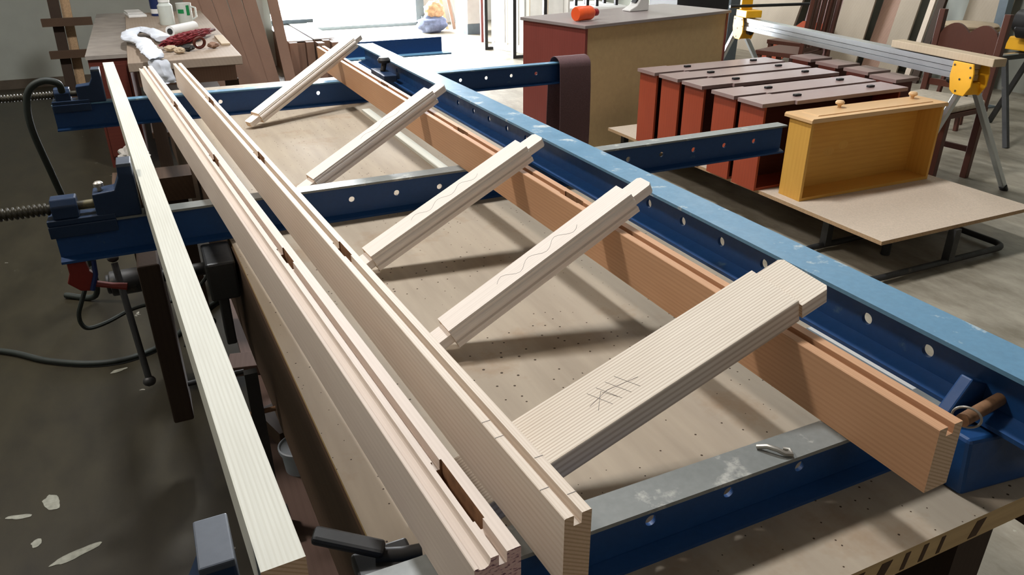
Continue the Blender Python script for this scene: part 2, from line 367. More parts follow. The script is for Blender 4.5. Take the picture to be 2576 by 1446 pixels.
def holed_web(mb, u0, u1, v0, v1, holes, r, th, axis):
    """plate in the u-v plane with round through holes; axis 0: u is x, plate normal y; axis 1: u is y, normal x"""
    def P(u, v, k): return (u, k, v) if axis == 0 else (k, u, v)
    hs = sorted(holes); s = (v1 - v0) / 2; vc = (v0 + v1) / 2
    cuts = [u0]
    for h, hv in hs: cuts += [h - r * 2.2, h + r * 2.2]
    cuts.append(u1)
    bm = mb.bm
    for i in range(0, len(cuts), 2):
        a, b = cuts[i], cuts[i + 1]
        mb.box(tuple(min(p, q) for p, q in zip(P(a, v0, -th / 2), P(b, v1, th / 2))), tuple(max(p, q) for p, q in zip(P(a, v0, -th / 2), P(b, v1, th / 2))))
    n = 24
    for h, hv in hs:
        q = r * 2.2; rings = []
        for k in (-th / 2, th / 2):
            inn = []; out = []
            for j in range(n):
                a = 2 * PI * (j + 0.5) / n; c, sn = math.cos(a), math.sin(a)
                inn.append(bm.verts.new(P(h + r * c, hv + r * sn, k)))
                tt = min(q / abs(c) if abs(c) > 1e-6 else 1e9, ((v1 - hv) if sn > 0 else (hv - v0)) / abs(sn) if abs(sn) > 1e-6 else 1e9)
                out.append(bm.verts.new(P(h + tt * c, hv + tt * sn, k)))
            # corners are closed with the next ring vertices
            for j in range(n): bm.faces.new((inn[j], inn[(j + 1) % n], out[(j + 1) % n], out[j]))
            cor = [bm.verts.new(P(h + sx * q, v1 if sz > 0 else v0, k)) for sx, sz in ((1, 1), (-1, 1), (-1, -1), (1, -1))]
            def side(o):
                u, v = (o.co.x, o.co.z) if axis == 0 else (o.co.y, o.co.z)
                return (abs(abs(u - h) - q) < 1e-6, (1 if u > h else -1), (1 if v > hv else -1))
            for j in range(n):
                A, B = out[j], out[(j + 1) % n]; sa, sb = side(A), side(B)
                if sa[0] != sb[0]:
                    ref = A if sa[0] else B; sg = side(ref)
                    oth = B if sa[0] else A; so = side(oth)
                    idx = {(1, 1): 0, (-1, 1): 1, (-1, -1): 2, (1, -1): 3}[(sg[1], so[2])]
                    bm.faces.new((A, B, cor[idx]))
            rings.append(inn)
        for j in range(n): bm.faces.new((rings[0][j], rings[0][(j + 1) % n], rings[1][(j + 1) % n], rings[1][j]))
    return mb

def crossbeam(name, label, x0, x1, y, z0, h, holes, topmat, fw=0.05):
    t = thing(name, label, 'steel beam', (0, y, z0))
    holed_web(MB(), x0, x1, 0.006, h - 0.006, [(a, 0.052 if h < 0.103 else 0.058) for a in holes], 0.0085, 0.006, 0).build('web', M['blue'], t)
    fl = fw / 2
    MB().prism([(-fl, h - 0.006), (-0.004, h - 0.010), (0.004, h - 0.010), (fl, h - 0.006), (fl, h), (-fl, h)], 0, x0, x1).build('top_flange', topmat, t)
    MB().prism([(-fl, 0), (fl, 0), (fl, 0.006), (0.004, 0.012), (-0.004, 0.012), (-fl, 0.006)], 0, x0, x1).build('bottom_flange', M['blue'], t)
    return t
crossbeam('clamp_crossbeam', 'nearest blue steel crossbeam under the near ends of the timbers', -0.16, 1.45, 0.608, 0.80, 0.095, [0.478 + 0.1265 * k for k in range(-1, 3)], M['steel_top'])
crossbeam('clamp_crossbeam', 'middle blue steel crossbeam jutting right past the long beam towards the drawers', -0.287, 2.01, 2.025, 0.80, 0.100, [0.444 + 0.131 * k for k in range(12) if k not in (3, 4, 5, 6)], M['steel_top'])
crossbeam('clamp_crossbeam', 'far blue steel crossbeam with a brown sanding belt hung over its right end', -0.385, 1.98, 3.525, 0.80, 0.105, [0.248, 0.67, 1.364, 1.501, 1.638, 1.777], M['blue_top'])
t = thing('end_channel', 'short blue steel channel lying across the far end of the long beam', 'steel channel', (1.0, 4.08, 0.90))
MB().box((-0.06, 0.04, 0.0), (0.49, 0.047, 0.085)).build('web', M['blue'], t)
MB().box((-0.06, -0.03, 0.0), (0.52, 0.04, 0.008)).build('flange', M['blue_top'], t)
t = thing('clamp_beam', 'long blue steel I-beam with rubbed pale top running away from the camera', 'steel beam', (1.03, 0, 0.895))
mh = [0.656, 0.775, 1.028, 1.158, 1.292, 1.426, 2.103, 2.246, 2.394, 2.534, 2.687, 3.457]
holed_web(MB(), 0.40, 4.02, 0.006, 0.088, [(a, 0.045) for a in mh], 0.0105, 0.007, 1).build('web', M['blue'], t)
MB().prism([(-0.04, 0.088), (0, 0.083), (0.043, 0.088), (0.043, 0.095), (-0.04, 0.095)], 1, 0.40, 4.02).build('top_flange', M['blue_top'], t)
MB().prism([(-0.042, 0), (0.042, 0), (0.042, 0.007), (0, 0.014), (-0.042, 0.007)], 1, 0.40, 4.02).build('bottom_flange', M['blue'], t)

# corner bracket at the near end of the long beam, with its pin and split ring
t = thing('corner_bracket', 'blue cast bracket with a rusty pin at the near right corner of the frame', 'bracket', (1.0, 0.50, 0.80))
MB().hexa([(-0.055, 0.0, 0), (0.11, -0.02, 0), (0.11, 0.075, 0), (-0.06, 0.075, 0), (-0.05, 0.012, 0.088), (0.02, 0.0, 0.088), (0.11, 0.075, 0.088), (-0.05, 0.075, 0.088)]).build('casting', M['blue'], t, bevel=0.006)
MB().prism([(-0.05, 0.088), (0.11, 0.088), (0.11, 0.10), (-0.01, 0.155), (-0.045, 0.105)], 1, 0.055, 0.075).build('rib', M['blue'], t, bevel=0.003)
p = MB().cyl((-0.07, 0.02, 0.125), (0.05, 0.035, 0.125), 0.0095).build('pin', M['rust'], t, True)
MB().torus((-0.062, 0.02, 0.128), (0.9, 0.5, 0.2), 0.018, 0.0018).build('split_ring', M['pallid'], p, True)
t = thing('far_clamp_stop', 'dark clamp stop with a knob beside the far end of the long beam', 'clamp stop', (0.955, 3.42, 0.915))
MB().box((-0.03, -0.10, 0), (0.03, 0.12, 0.03)).build('shoe', M['blue_dark'], t, bevel=0.004)
MB().cyl((0.0, 0.02, 0.03), (0.012, 0.03, 0.065), 0.012).build('stud', M['iron'], t, True)
MB().lathe([(0.0, 0), (0.026, 0.004), (0.03, 0.016), (0.022, 0.028), (0.0, 0.03)], 18, Matrix.Translation((0.012, 0.03, 0.062))).build('knob', M['iron'], t, True)
tag(MB().tube([(0.66, 0.622, 0.898), (0.668, 0.612, 0.903), (0.676, 0.600, 0.903), (0.682, 0.592, 0.900), (0.690, 0.588, 0.899), (0.694, 0.596, 0.899), (0.688, 0.602, 0.899)], 0.0035, 8).build('wire_hook', M['pallid'], smooth=True), 'bent bright wire hook lying on the nearest crossbeam', 'hook')

# ---------------- sliding screw clamps on the left ends of the crossbeams
def screw_clamp(label, loc, jx, nut, screw0, h, jaw_h, bolt=False, handle=True):
    """jx: x of the jaw's pressing face; nut: (x0,x1) of the threaded nut block"""
    t = thing('screw_clamp', label, 'clamp', loc)
    MB().box((nut[0] - 0.015, -0.032, 0), (jx - 0.06, 0.032, 0.014)).box((nut[0] - 0.015, -0.034, -0.03), (jx - 0.06, -0.0275, 0.0)).build('slide_plate', M['blue_dark'], t, bevel=0.002)
    MB().prism([(-0.028, 0.014), (0.028, 0.014), (0.028, 0.045), (0.018, 0.062), (-0.018, 0.062), (-0.028, 0.045)], 0, nut[0], nut[1]).build('nut_block', M['blue_dark'], t, bevel=0.003)
    s = MB(); s.cyl((screw0, 0, 0.036), (jx - 0.09, 0, 0.036), 0.011, 12)
    pts = []; x = screw0; a = 0.0
    n = int((nut[0] - screw0) / 0.011) + 1
    for k in range(n * 10):
        a = 2 * PI * k / 10; xx = screw0 + 0.011 * k / 10
        if xx > nut[0] - 0.002: break
        pts.append((xx, 0.0125 * math.cos(a), 0.036 + 0.0125 * math.sin(a)))
    if len(pts) > 3: s.tube(pts, 0.0035, 6)
    s.build('screw', M['thread'], t, True)
    j = MB().prism([(jx - 0.10, 0.001), (jx - 0.002, 0.001), (jx - 0.002, jaw_h), (jx - 0.034, jaw_h), (jx - 0.036, jaw_h - 0.03), (jx - 0.05, 0.07), (jx - 0.10, 0.066)], 1, -0.03, 0.03).build('jaw', M['blue_dark'], t, bevel=0.003)
    MB().box((jx - 0.034, -0.034, jaw_h - 0.005), (jx - 0.002, 0.034, jaw_h + 0.004)).build('jaw_cap', M['iron_blue'], j, bevel=0.002)
    if bolt: MB().lathe([(0.005, 0), (0.005, 0.012), (0.011, 0.012), (0.011, 0.02), (0.007, 0.024), (0, 0.025)], 16, Matrix.Translation((jx - 0.083, -0.005, 0.066))).build('bolt', M['pallid'], j, True)
    return t
screw_clamp('blue screw clamp with a bright bolt on the left end of the middle crossbeam', (0, 2.025, 0.9004), -0.085, (-0.278, -0.222), -0.47, 0.095, 0.13, True)
screw_clamp('blue screw clamp on the left end of the far crossbeam', (0, 3.525, 0.9054), -0.185, (-0.365, -0.310), -0.66, 0.113, 0.125)
screw_clamp('grey-blue screw clamp jaw beside the near end of the left timber', (0, 0.608, 0.8954), -0.012, (-0.155, -0.115), -0.30, 0.095, 0.128)

# ================================================================ TIMBERS
def slots(o, mats, fn):
    for m in mats: o.data.materials.append(m)
    for f in o.data.polygons: f.material_index = fn(f)
def stile(label, x, y, x2, y2, w, h, prof, groove, mort, mat, endmat, mesh_bevel=0.0, name='door_stile', z=0.895, lean=0.0):
    dx, dy = x2 - x, y2 - y; L = math.hypot(dx, dy)
    cuts = sorted(set([0.0, L] + [(v - y) * L / dy for m in mort for v in m]))
    mb = MB()
    for a, b in zip(cuts, cuts[1:]):
        mid = y + (a + b) / 2 * dy / L; inm = any(m0 <= mid <= m1 for m0, m1 in mort)
        mb.prism(prof(0.06 if inm else (0.014 if groove else 0), 0.0022 if inm else 0.0), 1, a, b)
    o = mb.build(name, mat)
    o.matrix_world = Matrix.Translation((x, y, z + 0.0006)) @ Matrix.Rotation(math.atan2(-dx, dy), 4, 'Z') @ Matrix.Rotation(0.00345, 4, 'X') @ Matrix.Rotation(lean, 4, 'Y')
    def fn(f):
        c = f.center
        if abs(f.normal.y) > 0.9: return 1 if (c.y < 0.002 or c.y > L - 0.002) else 2
        if c.z < h - 0.016 and 0.004 < c.x < w - 0.004 and abs(f.normal.x) > 0.5 and groove: return 2
        return 0
    slots(o, [endmat, M['raw_dark']], fn)
    tag(o, label, 'door timber'); return o
def P_grooved(w, h, g0, g1):
    def f(d, e):
        if d == 0: return [(0, 0), (w, 0), (w, h), (0, h)]
        return [(0, 0), (w, 0), (w, h - 0.001), (w - 0.001, h), (g1 + e, h), (g1 + e, h - d), (g0 - e, h - d), (g0 - e, h), (0.001, h), (0, h - 0.001)]
    return f
def P_moulded(w, h):
    def f(d, e):
        return [(0, 0), (w, 0), (w, h - 0.001), (w - 0.001, h), (0.036 + e, h), (0.036 + e, h - d), (0.027 - e, h - d), (0.027 - e, h), (0.018, h),
                (0.0178, h - 0.004), (0.0155, h - 0.0085), (0.0115, h - 0.0105), (0.007, h - 0.010), (0.0045, h - 0.0085), (0.0045, h - 0.007), (0.001, h - 0.007), (0, h - 0.008)]
    return f
S1 = stile('moulded pine timber with a groove and a pink-painted near end', 0.192, 0.503, -0.045, 3.665, 0.052, 0.100, P_moulded(0.052, 0.100), True,
      [(2.766, 2.858), (2.033, 2.106), (1.302, 1.378), (0.555, 0.663)], M['pine2'], M['pink_end'])
S2 = stile('grooved square-edged pine timber with bare grain end, between the moulded timber and the rungs', 0.300, 0.520, 0.092, 3.685, 0.034, 0.100, P_grooved(0.034, 0.1, 0.0115, 0.0215), True,
      [(2.78, 2.884), (2.006, 2.085), (1.289, 1.364)], M['pine'], M['end_pine'])
S3 = stile('amber pine timber beside the long steel beam, carrying the right ends of the rungs', 0.789, 0.460, 0.764, 3.905, 0.041, 0.099, P_grooved(0.041, 0.099, 0.014, 0.026), True,
      [(2.80, 2.89), (2.02, 2.10), (1.36, 1.44)], M['pine3'], M['end_pine'], lean=-0.05)
S0 = stile('plain pale ungrooved pine timber, leftmost of the long timbers', 0.005, 0.581, -0.186, 3.848, 0.043, 0.100, P_grooved(0.043, 0.1, 0, 0), False, [], M['pine0'], M['end_pine'])

def rest(A, th, ph, L, W, roll):
    """raise the rail until its lower edges clear the bench and the amber timber it leans on"""
    A = list(A)
    for _ in range(400):
        u = Vector((math.cos(th) * math.cos(ph), math.cos(th) * math.sin(ph), math.sin(th)))
        v = Vector((0, 0, 1)).cross(u).normalized(); wv = u.cross(v)
        v = math.cos(roll) * v + math.sin(roll) * wv
        lo = min(A[2] + u.z * -0.055 + v.z * s * W / 2 for s in (-1, 1))
        if lo < 0.797: A[2] += 0.0005; continue
        ok = True
        for s in (-1, 1):
            p = Vector(A) + v * (s * W / 2)
            t = (0.784 - p.x) / u.x; q = p + u * t; t = (0.7855 - 0.025 * (q.y - 0.46) / 3.445 - 0.003 - p.x) / u.x; q = p + u * t
            if q.z < 0.9965 + (q.y - 0.46) * 0.00345: ok = False
        if ok: break
        th += 0.001
    return A, th
def rung(label, A, th, ph, L, W, T, roll, ten, mat, wide=False):
    A, th = rest(A, th, ph, L, W, roll)
    u = Vector((math.cos(th) * math.cos(ph), math.cos(th) * math.sin(ph), math.sin(th)))
    v = Vector((0, 0, 1)).cross(u).normalized(); wv = u.cross(v)
    c, s = math.cos(roll), math.sin(roll); v, wv = c * v + s * wv, c * wv - s * v
    h = W / 2
    if wide:
        prof = [(-h, 0), (h, 0), (h, T), (-h + 0.001, T), (-h, T - 0.001), (-h, 0.012), (-h, 0.0)]
        prof = [(-h, 0), (h, 0), (h, T - 0.001), (h - 0.001, T), (-h + 0.001, T), (-h, T - 0.001)]
    else:
        half = [(h, 0), (h, 0.012), (h - 0.006, 0.013), (h - 0.006, 0.0175), (h - 0.0005, 0.0185), (h - 0.001, 0.025), (h - 0.0035, 0.0295), (h - 0.0065, 0.0315), (h - 0.007, T - 0.0045), (h - 0.009, T - 0.0035), (h - 0.0095, T)]
        prof = half + [(-a, b) for a, b in half[::-1]]
    mb = MB().prism(prof, 0, 0, L)
    tw = (0.44 if not wide else 0.60) * W
    t0, t1 = (0.010, T - 0.010) if not wide else (0.010, T - 0.006)
    off = 0.006 if not wide else 0.004
    for x0, x1 in ((-ten, 0.0), (L, L + ten)):
        e = x1 if x0 >= L - 1e-6 else x0
        i = x0 if x0 >= L - 1e-6 else x1
        q = 0.006 if e > i else -0.006
        mb.prism([(i, -tw + off), (e - q, -tw + off), (e, -tw + off + 0.006), (e, tw + off - 0.02 - 0.006), (e - q, tw + off - 0.02), (i, tw + off - 0.02)], 2, t0, t1)
        if wide:   # haunch stepped back from the shoulder
            mb.box((min(i, i + (0.022 if e > i else -0.022)), -h + 0.004, 0.006), (max(i, i + (0.022 if e > i else -0.022)), h - 0.012, T - 0.012))
    o = mb.build('door_rail', mat)
    o.matrix_world = Matrix(((u.x, v.x, wv.x, A[0]), (u.y, v.y, wv.y, A[1]), (u.z, v.z, wv.z, A[2]), (0, 0, 0, 1)))
    slots(o, [M['end_pine']], lambda f: 1 if abs(f.normal.x) > 0.9 else 0)
    tag(o, label, 'door rail'); return o
R5 = rung('wide square-edged pine rail nearest the camera, leaning on the amber timber', (0.262, 0.757, 0.812), 0.334, 0.031, 0.581, 0.098, 0.042, 0.12, 0.055, M['pine_x2'], True)
R4 = rung('moulded pine rail just behind the wide rail', (0.432, 1.207, 0.815), 0.472, 0.039, 0.451, 0.070, 0.041, 0.068, 0.05, M['pine_x'])
R3 = rung('moulded pine rail just in front of the middle crossbeam', (0.392, 1.619, 0.815), 0.430, 0.097, 0.466, 0.070, 0.041, 0.102, 0.05, M['pine_x'])
R2 = rung('moulded pine rail just behind the middle crossbeam', (0.391, 2.267, 0.815), 0.427, 0.214, 0.481, 0.068, 0.041, 0.097, 0.05, M['pine_x'])
R1 = rung('farthest moulded pine rail, by the far crossbeam', (0.363, 3.243, 0.815), 0.367, 0.479, 0.589, 0.068, 0.041, 0.057, 0.05, M['pine_x'])
# pencil marks on the faces
def squiggle(r, pts): return MB().tube([(x, y, 0.0421 if r.name == 'door_rail' else 0.0411) for x, y in pts], 0.00035, 5).build('pencil_mark', M['pencil'], r)
def wave(x0, x1, n, amp, y0=0.0): return [(x0 + (x1 - x0) * i / (n * 8), y0 + amp * math.sin(2 * PI * i / 8) * (1 if i % 16 < 8 else 0.8)) for i in range(n * 8 + 1)]
squiggle(R4, wave(0.13, 0.33, 3, 0.012)); squiggle(R3, wave(0.13, 0.33, 3, 0.010)); squiggle(R2, wave(0.20, 0.36, 2, 0.008))
for k in range(4): squiggle(R5, [(0.245 + 0.016 * k, 0.018), (0.262 + 0.016 * k, -0.022)])
squiggle(R5, [(0.235, -0.004), (0.27, 0.004), (0.318, -0.006)]); squiggle(R5, [(0.24, -0.018), (0.262, 0.008), (0.275, -0.016)])
for yy in (0.05, 0.155, 0.19):
    MB().box((0, yy, 0.1), (0.0115, yy + 0.0009, 0.1003)).build('pencil_mark', M['pencil'], S2)
for yy in (0.03, 0.10):
    MB().box((0.0225, yy, 0.1), (0.034, yy + 0.0009, 0.1003)).build('pencil_mark', M['pencil'], S2)

# ================================================================ UNDER AND BESIDE THE BENCH
t = thing('leg_vise', 'wooden leg vise with iron screw hub on the left side of the workbench', 'vise', (-0.10, 2.12, 0.25))
MB().prism([(-0.08, 0.0), (0.06, 0.0), (0.09, 0.30), (0.09, 0.50), (-0.09, 0.50), (-0.09, 0.30)], 0, -0.03, 0.025).build('chop', M['old_wood_z'], t, bevel=0.006)
MB().cyl((-0.105, 0.0, 0.43), (-0.03, 0.0, 0.43), 0.034).cyl((-0.115, 0, 0.43), (-0.105, 0, 0.43), 0.026).build('screw_hub', M['iron'], t, True, 0.003)
MB().cyl((0.025, 0, 0.43), (0.185, 0, 0.43), 0.018).build('screw', M['iron'], t, True)
h = MB(); h.cyl((-0.082, -0.03, 0.50), (-0.060, -0.145, 0.20), 0.0085, 12); h.blob((-0.060, -0.147, 0.195), (0.017, 0.017, 0.014), 0, 0, 2); h.blob((-0.083, -0.024, 0.512), (0.015, 0.015, 0.012), 0, 0, 2)
h.build('handle_rod', M['iron'], t, True)
MB().cyl((0.02, 0.01, 0.07), (0.185, 0.01, 0.07), 0.008, 10).build('guide_rod', M['iron'], t, True)
t = thing('bench_vise', 'grey iron vise body bolted to the workbench edge behind the moulded timber', 'vise', (0.060, 1.90, 0.72))
MB().box((-0.03, -0.06, -0.02), (0.04, 0.09, 0.082)).build('jaw', M['iron'], t, bevel=0.006)
MB().box((-0.012, -0.035, -0.16), (0.012, 0.04, -0.02)).build('bracket', M['iron'], t, bevel=0.004)
MB().tube([(-0.035, -0.02, -0.09), (-0.08, 0.03, -0.12), (-0.11, 0.0, -0.16)], 0.009, 10).build('handle', M['iron'], t, True)
t = thing('iron_bar_clamp', 'dark upright bar clamp with a thin cross rod under the bench edge', 'clamp', (0.075, 1.55, 0.201))
MB().box((-0.014, -0.01, 0.0), (0.014, 0.012, 0.45)).build('bar', M['iron'], t)
MB().cyl((-0.10, 0.0, 0.34), (0.04, 0.0, 0.34), 0.006, 10).build('cross_rod', M['rust'], t, True)
MB().box((0.014, -0.06, 0.0), (0.03, 0.012, 0.05)).build('foot', M['iron'], t)
t = thing('plastic_tub', 'small grey plastic tub with its lid on, on the bench shelf', 'tub', (0.172, 1.755, 0.201))
MB().lathe([(0.0, 0.0), (0.042, 0.0), (0.047, 0.058), (0.051, 0.060), (0.051, 0.066), (0, 0.066)], 32).build('body', M['bucket'], t, True)
MB().lathe([(0.0, 0.066), (0.053, 0.066), (0.054, 0.076), (0.050, 0.078), (0.048, 0.072), (0.0, 0.071)], 32).build('lid', M['bucket'], t, True)
for i, (x, y, z, a, sz, lab, mt) in enumerate((
        (0.16, 1.95, 0.20, 0.3, (0.10, 0.16, 0.05), 'short dark offcut block on the bench shelf behind the tub', 'old_wood'),
        (0.13, 2.35, 0.20, -0.2, (0.16, 0.10, 0.035), 'dusty brown offcut on the bench shelf by the bar clamp', 'shelf_wood'),
        (0.26, 1.82, 0.20, 0.15, (0.02, 0.30, 0.10), 'thin pale slat standing on edge behind the grey tub', 'chip_edge'))):
    o = MB().box((-sz[0] / 2, -sz[1] / 2, 0), (sz[0] / 2, sz[1] / 2, sz[2])).build('wood_offcut', M[mt], bevel=0.002)
    o.location = (x, y, z + 0.001); o.rotation_euler = (0, 0, a); tag(o, lab, 'offcut')
tag(MB().blob((-0.105, 2.72, 0.860), (0.042, 0.09, 0.035), 5, 0.45, 4, 3.2).build('crumpled_plastic', M['offwhite'], smooth=True), 'crumpled clear plastic stuffed beside the moulded timber', 'plastic')
t = thing('post_trestle', 'old brown timber trestle standing under the left ends of the long timbers', 'trestle', (-0.062, 2.72, 0))
for lx in (-0.07, 0.06): MB().box((lx - 0.035, -0.05, 0), (lx + 0.035, 0.05, 0.72)).build('leg', M['old_wood_z'], t)
MB().box((-0.12, -0.07, 0.72), (0.12, 0.07, 0.80)).build('cross_beam', M['old_wood'], t)
t = thing('red_clamp', 'small red spring clamp hanging under the middle crossbeam', 'clamp', (-0.235, 2.03, 0.715))
MB().prism([(-0.045, 0.082), (-0.005, 0.082), (0.0, 0.05), (0.015, 0.03), (-0.005, -0.005), (-0.03, 0.0), (-0.055, 0.025), (-0.045, 0.05)], 1, -0.010, 0.010).build('body', M['red_iron'], t, bevel=0.003)
MB().tube([(0.0, 0.0, 0.012), (0.04, -0.005, 0.0), (0.075, -0.01, -0.008)], [0.009, 0.008, 0.010], 8).build('lever', M['red_iron'], t, True)
MB().tube([(0.015, -0.012, 0.078), (0.012, -0.014, 0.04), (-0.004, -0.014, 0.0)], 0.006, 8).build('spring_arm', M['navy'], t, True)
def smooth_path(P, n=8):
    P = [Vector(p) for p in P]; out = []
    for i in range(len(P) - 1):
        a, b, c, d = P[max(i - 1, 0)], P[i], P[i + 1], P[min(i + 2, len(P) - 1)]
        for k in range(n):
            t = k / n
            out.append(0.5 * ((2 * b) + (c - a) * t + (2 * a - 5 * b + 4 * c - d) * t * t + (3 * b - a - 3 * c + d) * t ** 3))
    return out + [P[-1]]
tag(MB().tube(smooth_path([(-1.6, 3.75, 0.012), (-1.1, 3.45, 0.012), (-0.762, 3.25, 0.012), (-0.581, 3.08, 0.012), (-0.41, 2.975, 0.012), (-0.269, 2.965, 0.012), (-0.134, 3.05, 0.012), (0.0, 3.25, 0.012), (0.15, 3.42, 0.012)]), 0.011, 10).build('hose', M['hose'], smooth=True),
    'black rubber hose lying in a long curve on the dark floor', 'hose')
tag(MB().tube(smooth_path([(-0.236, 2.09, 0.745), (-0.257, 2.15, 0.695), (-0.288, 2.15, 0.63), (-0.302, 2.15, 0.596), (-0.302, 2.15, 0.565), (-0.287, 2.155, 0.547), (-0.243, 2.17, 0.548), (-0.182, 2.22, 0.550), (-0.13, 2.235, 0.551), (-0.075, 2.24, 0.545), (0.0, 2.26, 0.56), (0.06, 2.27, 0.62)]), 0.006, 8).build('power_cable', M['hose'], smooth=True),
    'thin black cable looping from the red clamp back to the bench', 'cable')
tag(MB().tube(smooth_path([(-0.33, 3.45, 0.965), (-0.335, 3.43, 1.0), (-0.38, 3.42, 1.015), (-0.43, 3.42, 0.99), (-0.455, 3.42, 0.93), (-0.46, 3.42, 0.83), (-0.44, 3.44, 0.66), (-0.42, 3.50, 0.45), (-0.40, 3.55, 0.22), (-0.42, 3.60, 0.03), (-0.55, 3.7, 0.014)]), 0.013, 10).build('air_hose', M['hose'], smooth=True),
    'thick grey-black hose arching over the far screw clamp', 'hose')
t = thing('locking_lever', 'dark metal clamp lever with a grooved handle at the near bench edge', 'lever', (0.125, 0.715, 0.8005))
bar(MB(), (-0.050, 0.045, 0.058), (0.03, 0.008, 0.032), 0.026, 0.013).build('handle', M['iron'], t, bevel=0.005)
MB().tube([(0.02, 0.012, 0.02), (0.05, 0.0, 0.02), (0.075, -0.005, 0.02)], 0.012, 10).build('pivot', M['iron'], t, True)
MB().box((-0.01, -0.03, 0.0), (0.065, 0.03, 0.022)).build('plate', M['iron'], t, bevel=0.004)

# ================================================================ LOW TROLLEY WITH DRAWERS
t = thing('low_trolley', 'low black tubular steel trolley frame under the chipboard sheet', 'trolley', (2.9, 2.2, 0))
ring = []
def rrect(x0, y0, x1, y1, r, z, n=6):
    P = []
    for cx, cy, a0 in ((x1 - r, y0 + r, -PI / 2), (x1 - r, y1 - r, 0), (x0 + r, y1 - r, PI / 2), (x0 + r, y0 + r, PI)):
        for k in range(n + 1): P.append((cx + r * math.cos(a0 + PI / 2 * k / n), cy + r * math.sin(a0 + PI / 2 * k / n), z))
    return P
MB().tube(rrect(-0.05, 0.0, 0.95, 0.42, 0.07, 0.03), 0.016, 10, closed=True).build('base_ring', M['iron'], t, True)
MB().tube(rrect(-0.05, 1.95, 0.95, 2.37, 0.07, 0.03), 0.016, 10, closed=True).build('base_ring', M['iron'], t, True)
for lx, ly in ((0.51, 0.005), (0.12, 0.42), (0.82, 0.42), (0.12, 1.97), (0.82, 1.97), (0.12, 2.35), (0.82, 2.35)):
    MB().box((lx - 0.02, ly - 0.02, 0.03), (lx + 0.02, ly + 0.02, 0.20)).build('leg', M['iron'], t)
for lx in (0.12, 0.82): MB().box((lx - 0.02, 0.40, 0.16), (lx + 0.02, 2.37, 0.20)).build('side_rail', M['iron'], t)
for ly in (0.42, 1.97): MB().box((0.12, ly - 0.01, 0.165), (0.82, ly + 0.01, 0.195)).build('cross_rail', M['iron'], t)
for lx, ly in ((0.36, 0.24), (0.36, 2.1)):
    MB().cyl((lx, ly, 0.001), (lx, ly, 0.165), 0.022, 18).build('caster_post', M['iron'], t, True)
    MB().box((lx - 0.04, ly - 0.01, 0.165), (0.82, ly + 0.01, 0.1995)).build('cross_rail', M['iron'], t)
o = MB().box((2.905, 2.205, 0.2005), (3.99, 4.60, 0.22)).build('chipboard_sheet', M['chip'])
slots(o, [M['chip_edge']], lambda f: 1 if abs(f.normal.z) < 0.5 else 0)
tag(o, 'large pale chipboard sheet lying on the low trolley', 'board')

def red_drawer(label, x, y, W, rz=0.0, front=True):
    """drawer standing on its back: front panel on top, open side towards the camera"""
    t = thing('red_drawer_box', label, 'drawer', (x, y, 0.2205), rz, 'reddish drawers standing on the chipboard')
    D, H = 0.185, 0.455
    MB().box((0, 0.0, 0), (0.014, D, H)).build('side_panel', M['sapele'], t)
    MB().box((W - 0.014, 0.0, 0), (W, D, H)).build('side_panel', M['sapele'], t)
    MB().box((0.014, D - 0.012, 0), (W - 0.014, D - 0.004, H)).build('bottom_panel', M['sapele_dark'], t)
    MB().box((0.014, 0.0, 0), (W - 0.014, D - 0.012, 0.014)).build('back_panel', M['sapele'], t)
    f = MB().prism([(-0.022, -0.004), (0.20, -0.004), (0.20, -0.020), (W + 0.03, -0.020), (W + 0.03, D - 0.012), (0.20, D - 0.012), (0.20, D + 0.004), (-0.022, D + 0.004)], 2, H, H + 0.02).build('front_panel', M['sapele_sheen'], t)
    for kx in (0.29, W - 0.16):
        MB().box((kx - 0.022, D * 0.42 - 0.012, H + 0.02), (kx + 0.022, D * 0.42 + 0.012, H + 0.032)).build('knob', M['black'], f, bevel=0.003)
    return t
d5 = red_drawer('reddish drawer standing nearest, just behind the yellow drawer', 2.87, 3.032, 1.00)
def red_copy(y, lab, dx=0.0):
    r = d5.copy(); COL.objects.link(r); r.location = (2.86 + dx, y, 0.2205); r['label'] = lab
    for ch in list(d5.children):
        c = ch.copy(); COL.objects.link(c); c.parent = r
        for g in list(ch.children):
            d = g.copy(); COL.objects.link(d); d.parent = c
for y, lab, dx in ((3.262, 'second reddish standing drawer counted from the yellow drawer', 0.015), (3.558, 'middle one of the five standing reddish drawers', 0.03),
                   (3.800, 'fourth reddish standing drawer counted from the yellow drawer', 0.035), (4.040, 'farthest reddish standing drawer, nearest the long cabinet', 0.035)):
    red_copy(y, lab, dx)
def short_drawer(x, y, W, label):
    t = thing('short_drawer', label, 'drawer', (x, y, 0.0), 0, 'short reddish drawers on the floor')
    D, H = 0.15, 0.665
    MB().box((0, 0, 0), (0.014, D, H)).build('side_panel', M['sapele_dark'], t)
    MB().box((W - 0.014, 0, 0), (W, D, H)).build('side_panel', M['sapele_dark'], t)
    MB().box((0.014, 0.0, 0), (W - 0.014, 0.012, H)).build('bottom_panel', M['sapele_dark'], t)
    MB().box((-0.0, -0.02, H), (W + 0.03, D + 0.03, H + 0.02)).build('front_panel', M['sapele_sheen'], t)
    return t
for x, y, lab in ((4.075, 3.26, 'short reddish drawer end at the right, nearest the yellow drawer'), (4.13, 3.52, 'short reddish drawer end at the right, second from the yellow drawer'),
                  (4.155, 3.79, 'short reddish drawer end at the right, third from the yellow drawer'), (4.18, 4.06, 'short reddish drawer end at the right, farthest from the yellow drawer')):
    short_drawer(x, y, 0.17, lab)

